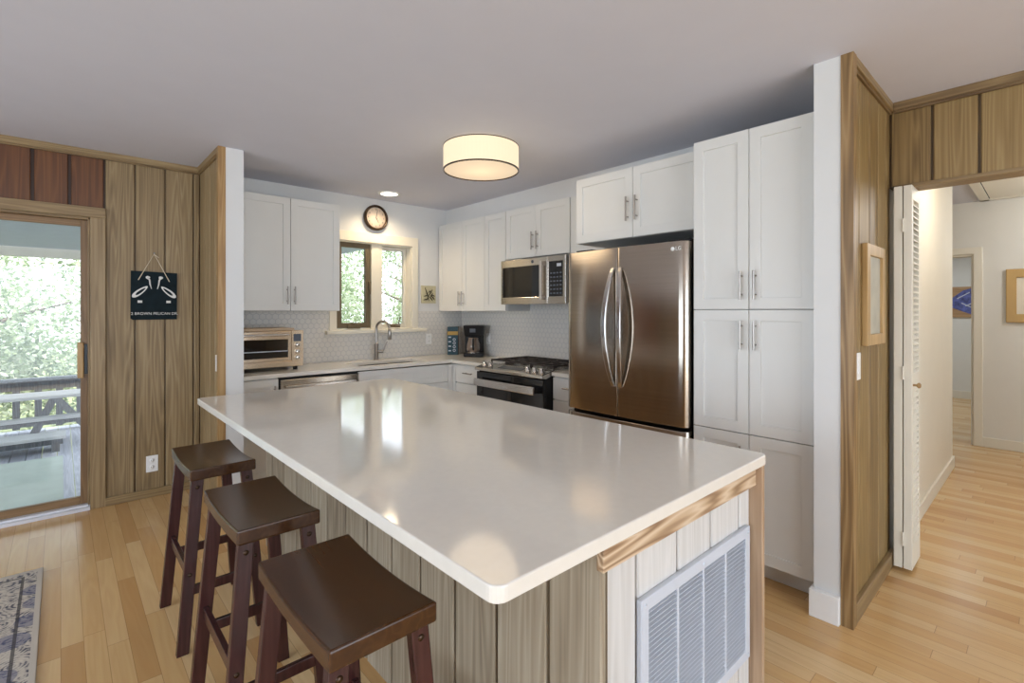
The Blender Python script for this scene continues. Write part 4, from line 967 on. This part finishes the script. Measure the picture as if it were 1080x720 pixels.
for i, ((x, y), lab) in enumerate(spots):
    o = st if i == 0 else copy_tree(st)
    o.location = (x, y, 0); tag(o, lab, 'stool', 'bar stools along the island')

# rug
mb = MB().box((-1.6, 1.5, 0.0005), (-0.07, 3.70, 0.011)); 
r = tag(obj('area_rug', mb, 'rug', bevel=0.003), 'faded grey and navy patterned area rug on the oak floor', 'rug')

# ------------------------------------------------------------------ outside: deck, table, railing, trees
DKZ = -0.40
mb = MB(); x = -5.0
while x < 3.4:
    mb.box((x, 4.86, DKZ - 0.04), (x + 0.135, 10.5, DKZ), tone=None); x += 0.142
struct('floor_deck', mb, 'deck')
mb = MB().box((-6.0, 4.86, 2.36), (3.5, 10.5, 2.46)); struct('ceiling_porch', mb, 'porch')
mb = MB().box((-6.0, 10.36, 2.22), (3.5, 10.5, 2.36)); struct('trim_11', mb, 'porchbeam')
mb = MB().box((-60, 4.86, -3.1), (60, 70, -3.0)); struct('ground', mb, 'ground')
tag(obj('outdoor_mat', MB().box((-2.6, 5.4, DKZ), (0.02, 8.3, DKZ + 0.01)), 'mat', base=(-1.2, 6.8, DKZ)), 'pale green-grey outdoor mat lying on the deck', 'mat')
t = thing('deck_bench', 'low weathered bench with dark underside on the deck, nearest the glass door', 'bench', (-1.4, 8.75, DKZ))
obj('seat', MB().box((-2.6, 8.55, DKZ + 0.17), (0.05, 8.95, DKZ + 0.21), tone=0.7), 'oldwood', t, bevel=0.004)
for x in (-2.4, -1.2, -0.05): obj('leg', MB().box((x - 0.04, 8.6, DKZ), (x + 0.04, 8.9, DKZ + 0.17), tone=0.2), 'darkrail', t)
obj('rail', MB().box((-2.55, 8.58, DKZ + 0.10), (0.02, 8.60, DKZ + 0.17), tone=0.1), 'darkrail', t)
t = thing('picnic_table', 'weathered grey picnic table with attached bench on the deck', 'table', (-1.3, 9.45, DKZ))
for k in range(4): obj('tabletop_board', MB().box((-2.6, 9.35 + k * 0.145, 0.19), (0.45, 9.35 + k * 0.145 + 0.138, 0.23), tone=0.55 + 0.1 * (k % 2)), 'oldwood', t, bevel=0.003)
obj('bench_board', MB().box((-2.6, 9.10, -0.07), (0.25, 9.30, -0.03), tone=0.65), 'oldwood', t, bevel=0.003)
for x in (-2.2, -0.05):
    obj('leg', MB().hexa([Vector((x + 0.38, 9.25, DKZ)), Vector((x + 0.48, 9.25, DKZ)), Vector((x + 0.48, 9.30, DKZ)), Vector((x + 0.38, 9.30, DKZ))], [Vector((x - 0.05, 9.42, 0.19)), Vector((x + 0.05, 9.42, 0.19)), Vector((x + 0.05, 9.47, 0.19)), Vector((x - 0.05, 9.47, 0.19))], tone=0.5), 'darkrail', t)
    obj('leg', MB().hexa([Vector((x - 0.3, 9.85, DKZ)), Vector((x - 0.2, 9.85, DKZ)), Vector((x - 0.2, 9.90, DKZ)), Vector((x - 0.3, 9.90, DKZ))], [Vector((x - 0.05, 9.8, 0.19)), Vector((x + 0.05, 9.8, 0.19)), Vector((x + 0.05, 9.85, 0.19)), Vector((x - 0.05, 9.85, 0.19))], tone=0.5), 'darkrail', t)
obj('cross_brace', MB().box((-2.5, 9.28, -0.115), (0.2, 9.34, -0.07), tone=0.3), 'darkrail', t)
t = thing('deck_railing', 'weathered timber deck railing with balusters outside the glass door', 'railing', (-1.0, 10.3, DKZ))
obj('top_rail', MB().box((-5.0, 10.24, 0.34), (3.4, 10.38, 0.40), tone=0.5).box((-5.0, 10.28, 0.22), (3.4, 10.31, 0.34), tone=0.4), 'darkrail', t, bevel=0.004)
obj('bottom_rail', MB().box((-5.0, 10.27, DKZ + 0.08), (3.4, 10.33, DKZ + 0.15), tone=0.4), 'darkrail', t)
bal = None; x = -2.6
while x < 1.6:
    if bal is None: bal = obj('baluster', MB().box((-0.04, -0.025, DKZ + 0.05), (0.04, 0.025, 0.30), tone=0.35), 'darkrail'); o = bal
    else: o = bal.copy(); COL.objects.link(o)
    o.parent = t; o.location = (x + 1.0, 0.0, -DKZ); x += 0.235
for x in (-4.2, -1.47, 2.4): obj('post', MB().box((x - 0.06, 10.25, DKZ), (x + 0.06, 10.37, 2.22 if x > 2 else 0.42), tone=0.4), 'darkrail', t)

def leaf_mesh(seed, n, rad, size, squash=0.8):
    r = random.Random(seed); V = []; F_ = []; T = []
    blobs = [(Vector((r.uniform(-1, 1), r.uniform(-0.6, 0.6), r.uniform(-1, 1) * squash)) * rad * 0.75, rad * r.uniform(0.28, 0.5)) for _ in range(16)]
    for i in range(n):
        c, q = blobs[r.randrange(16)]
        d = Vector((r.gauss(0, 1), r.gauss(0, 1), r.gauss(0, 1))).normalized() * q * r.random() ** 0.4
        p = c + d
        ax = Vector((r.gauss(0, 1), r.gauss(0, 1), r.gauss(0, 0.6))).normalized(); b = ax.orthogonal().normalized()
        b.rotate(Matrix.Rotation(r.uniform(0, 6.28), 3, ax)); s = size * r.uniform(0.6, 1.4)
        k = len(V); V += [p - ax * s, p + b * s * 0.45, p + ax * s, p - b * s * 0.45]; F_.append((k, k + 1, k + 2, k + 3)); T.append(r.random())
    me = bpy.data.meshes.new('foliage'); me.from_pydata(V, [], F_)
    a = me.color_attributes.new('tone', 'FLOAT_COLOR', 'CORNER')
    flat = []
    for tt in T: flat += [tt, tt, 0, 1] * 4
    a.data.foreach_set('color', flat)
    return me
LM = [leaf_mesh(11, 12000, 2.6, 0.062), leaf_mesh(12, 15000, 2.4, 0.060), leaf_mesh(13, 9000, 2.3, 0.066)]
LM[0].materials.append(M['leaf']); LM[1].materials.append(M['leafdark']); LM[2].materials.append(M['leaf'])
def tree(name, label, x, y, zc, k, sc, group=None):
    t = thing(name, label, 'tree', (x, y, -3.0), group)
    f = bpy.data.objects.new('foliage', LM[k]); COL.objects.link(f); f.parent = t; f.location = (0, 0, zc + 3.0); f.scale = (sc, sc * 0.8, sc); f.rotation_euler = (0, 0, rnd.uniform(0, 6))
    mb = MB().tube([(x, y, -3.0), (x + 0.15, y, -1.0), (x - 0.05, y + 0.1, zc), (x + 0.2, y, zc + 2.0 * sc)], [0.14, 0.12, 0.10, 0.03], 8)
    for q in range(5):
        a = rnd.uniform(0, 6.28); z0 = zc - 1.5 + q * 0.6
        mb.tube([(x, y, z0), (x + 0.9 * math.cos(a), y + 0.5 * math.sin(a), z0 + 0.6), (x + 1.8 * math.cos(a), y + 0.9 * math.sin(a), z0 + 0.9)], [0.06, 0.04, 0.015], 6)
    obj('trunk', mb, 'bark', t)
    return t
g1 = 'trees beyond the deck'; l1 = 'bright leafy green tree beyond the deck railing, seen through the glass door'
for i, (x, y, zc, k, sc) in enumerate(((-5.4, 15.5, 1.4, 0, 1.2), (-1.6, 14.2, 1.0, 2, 1.15), (2.0, 15.6, 0.6, 1, 1.15), (-3.6, 21.5, 2.2, 1, 1.7), (1.2, 22.5, 2.4, 0, 1.6))): tree('leafy_tree', l1, x, y, zc, k, sc, g1)
g2 = 'trees outside the kitchen window'; l2 = 'sunlit leafy green tree outside the kitchen window'
for i, (x, y, zc, k, sc) in enumerate(((5.2, 13.2, 1.1, 0, 0.95), (8.9, 14.2, 0.9, 2, 1.1), (7.0, 20.5, 2.6, 1, 1.6), (12.2, 19.5, 2.4, 0, 1.5))): tree('leafy_tree', l2, x, y, zc, k, sc, g2)
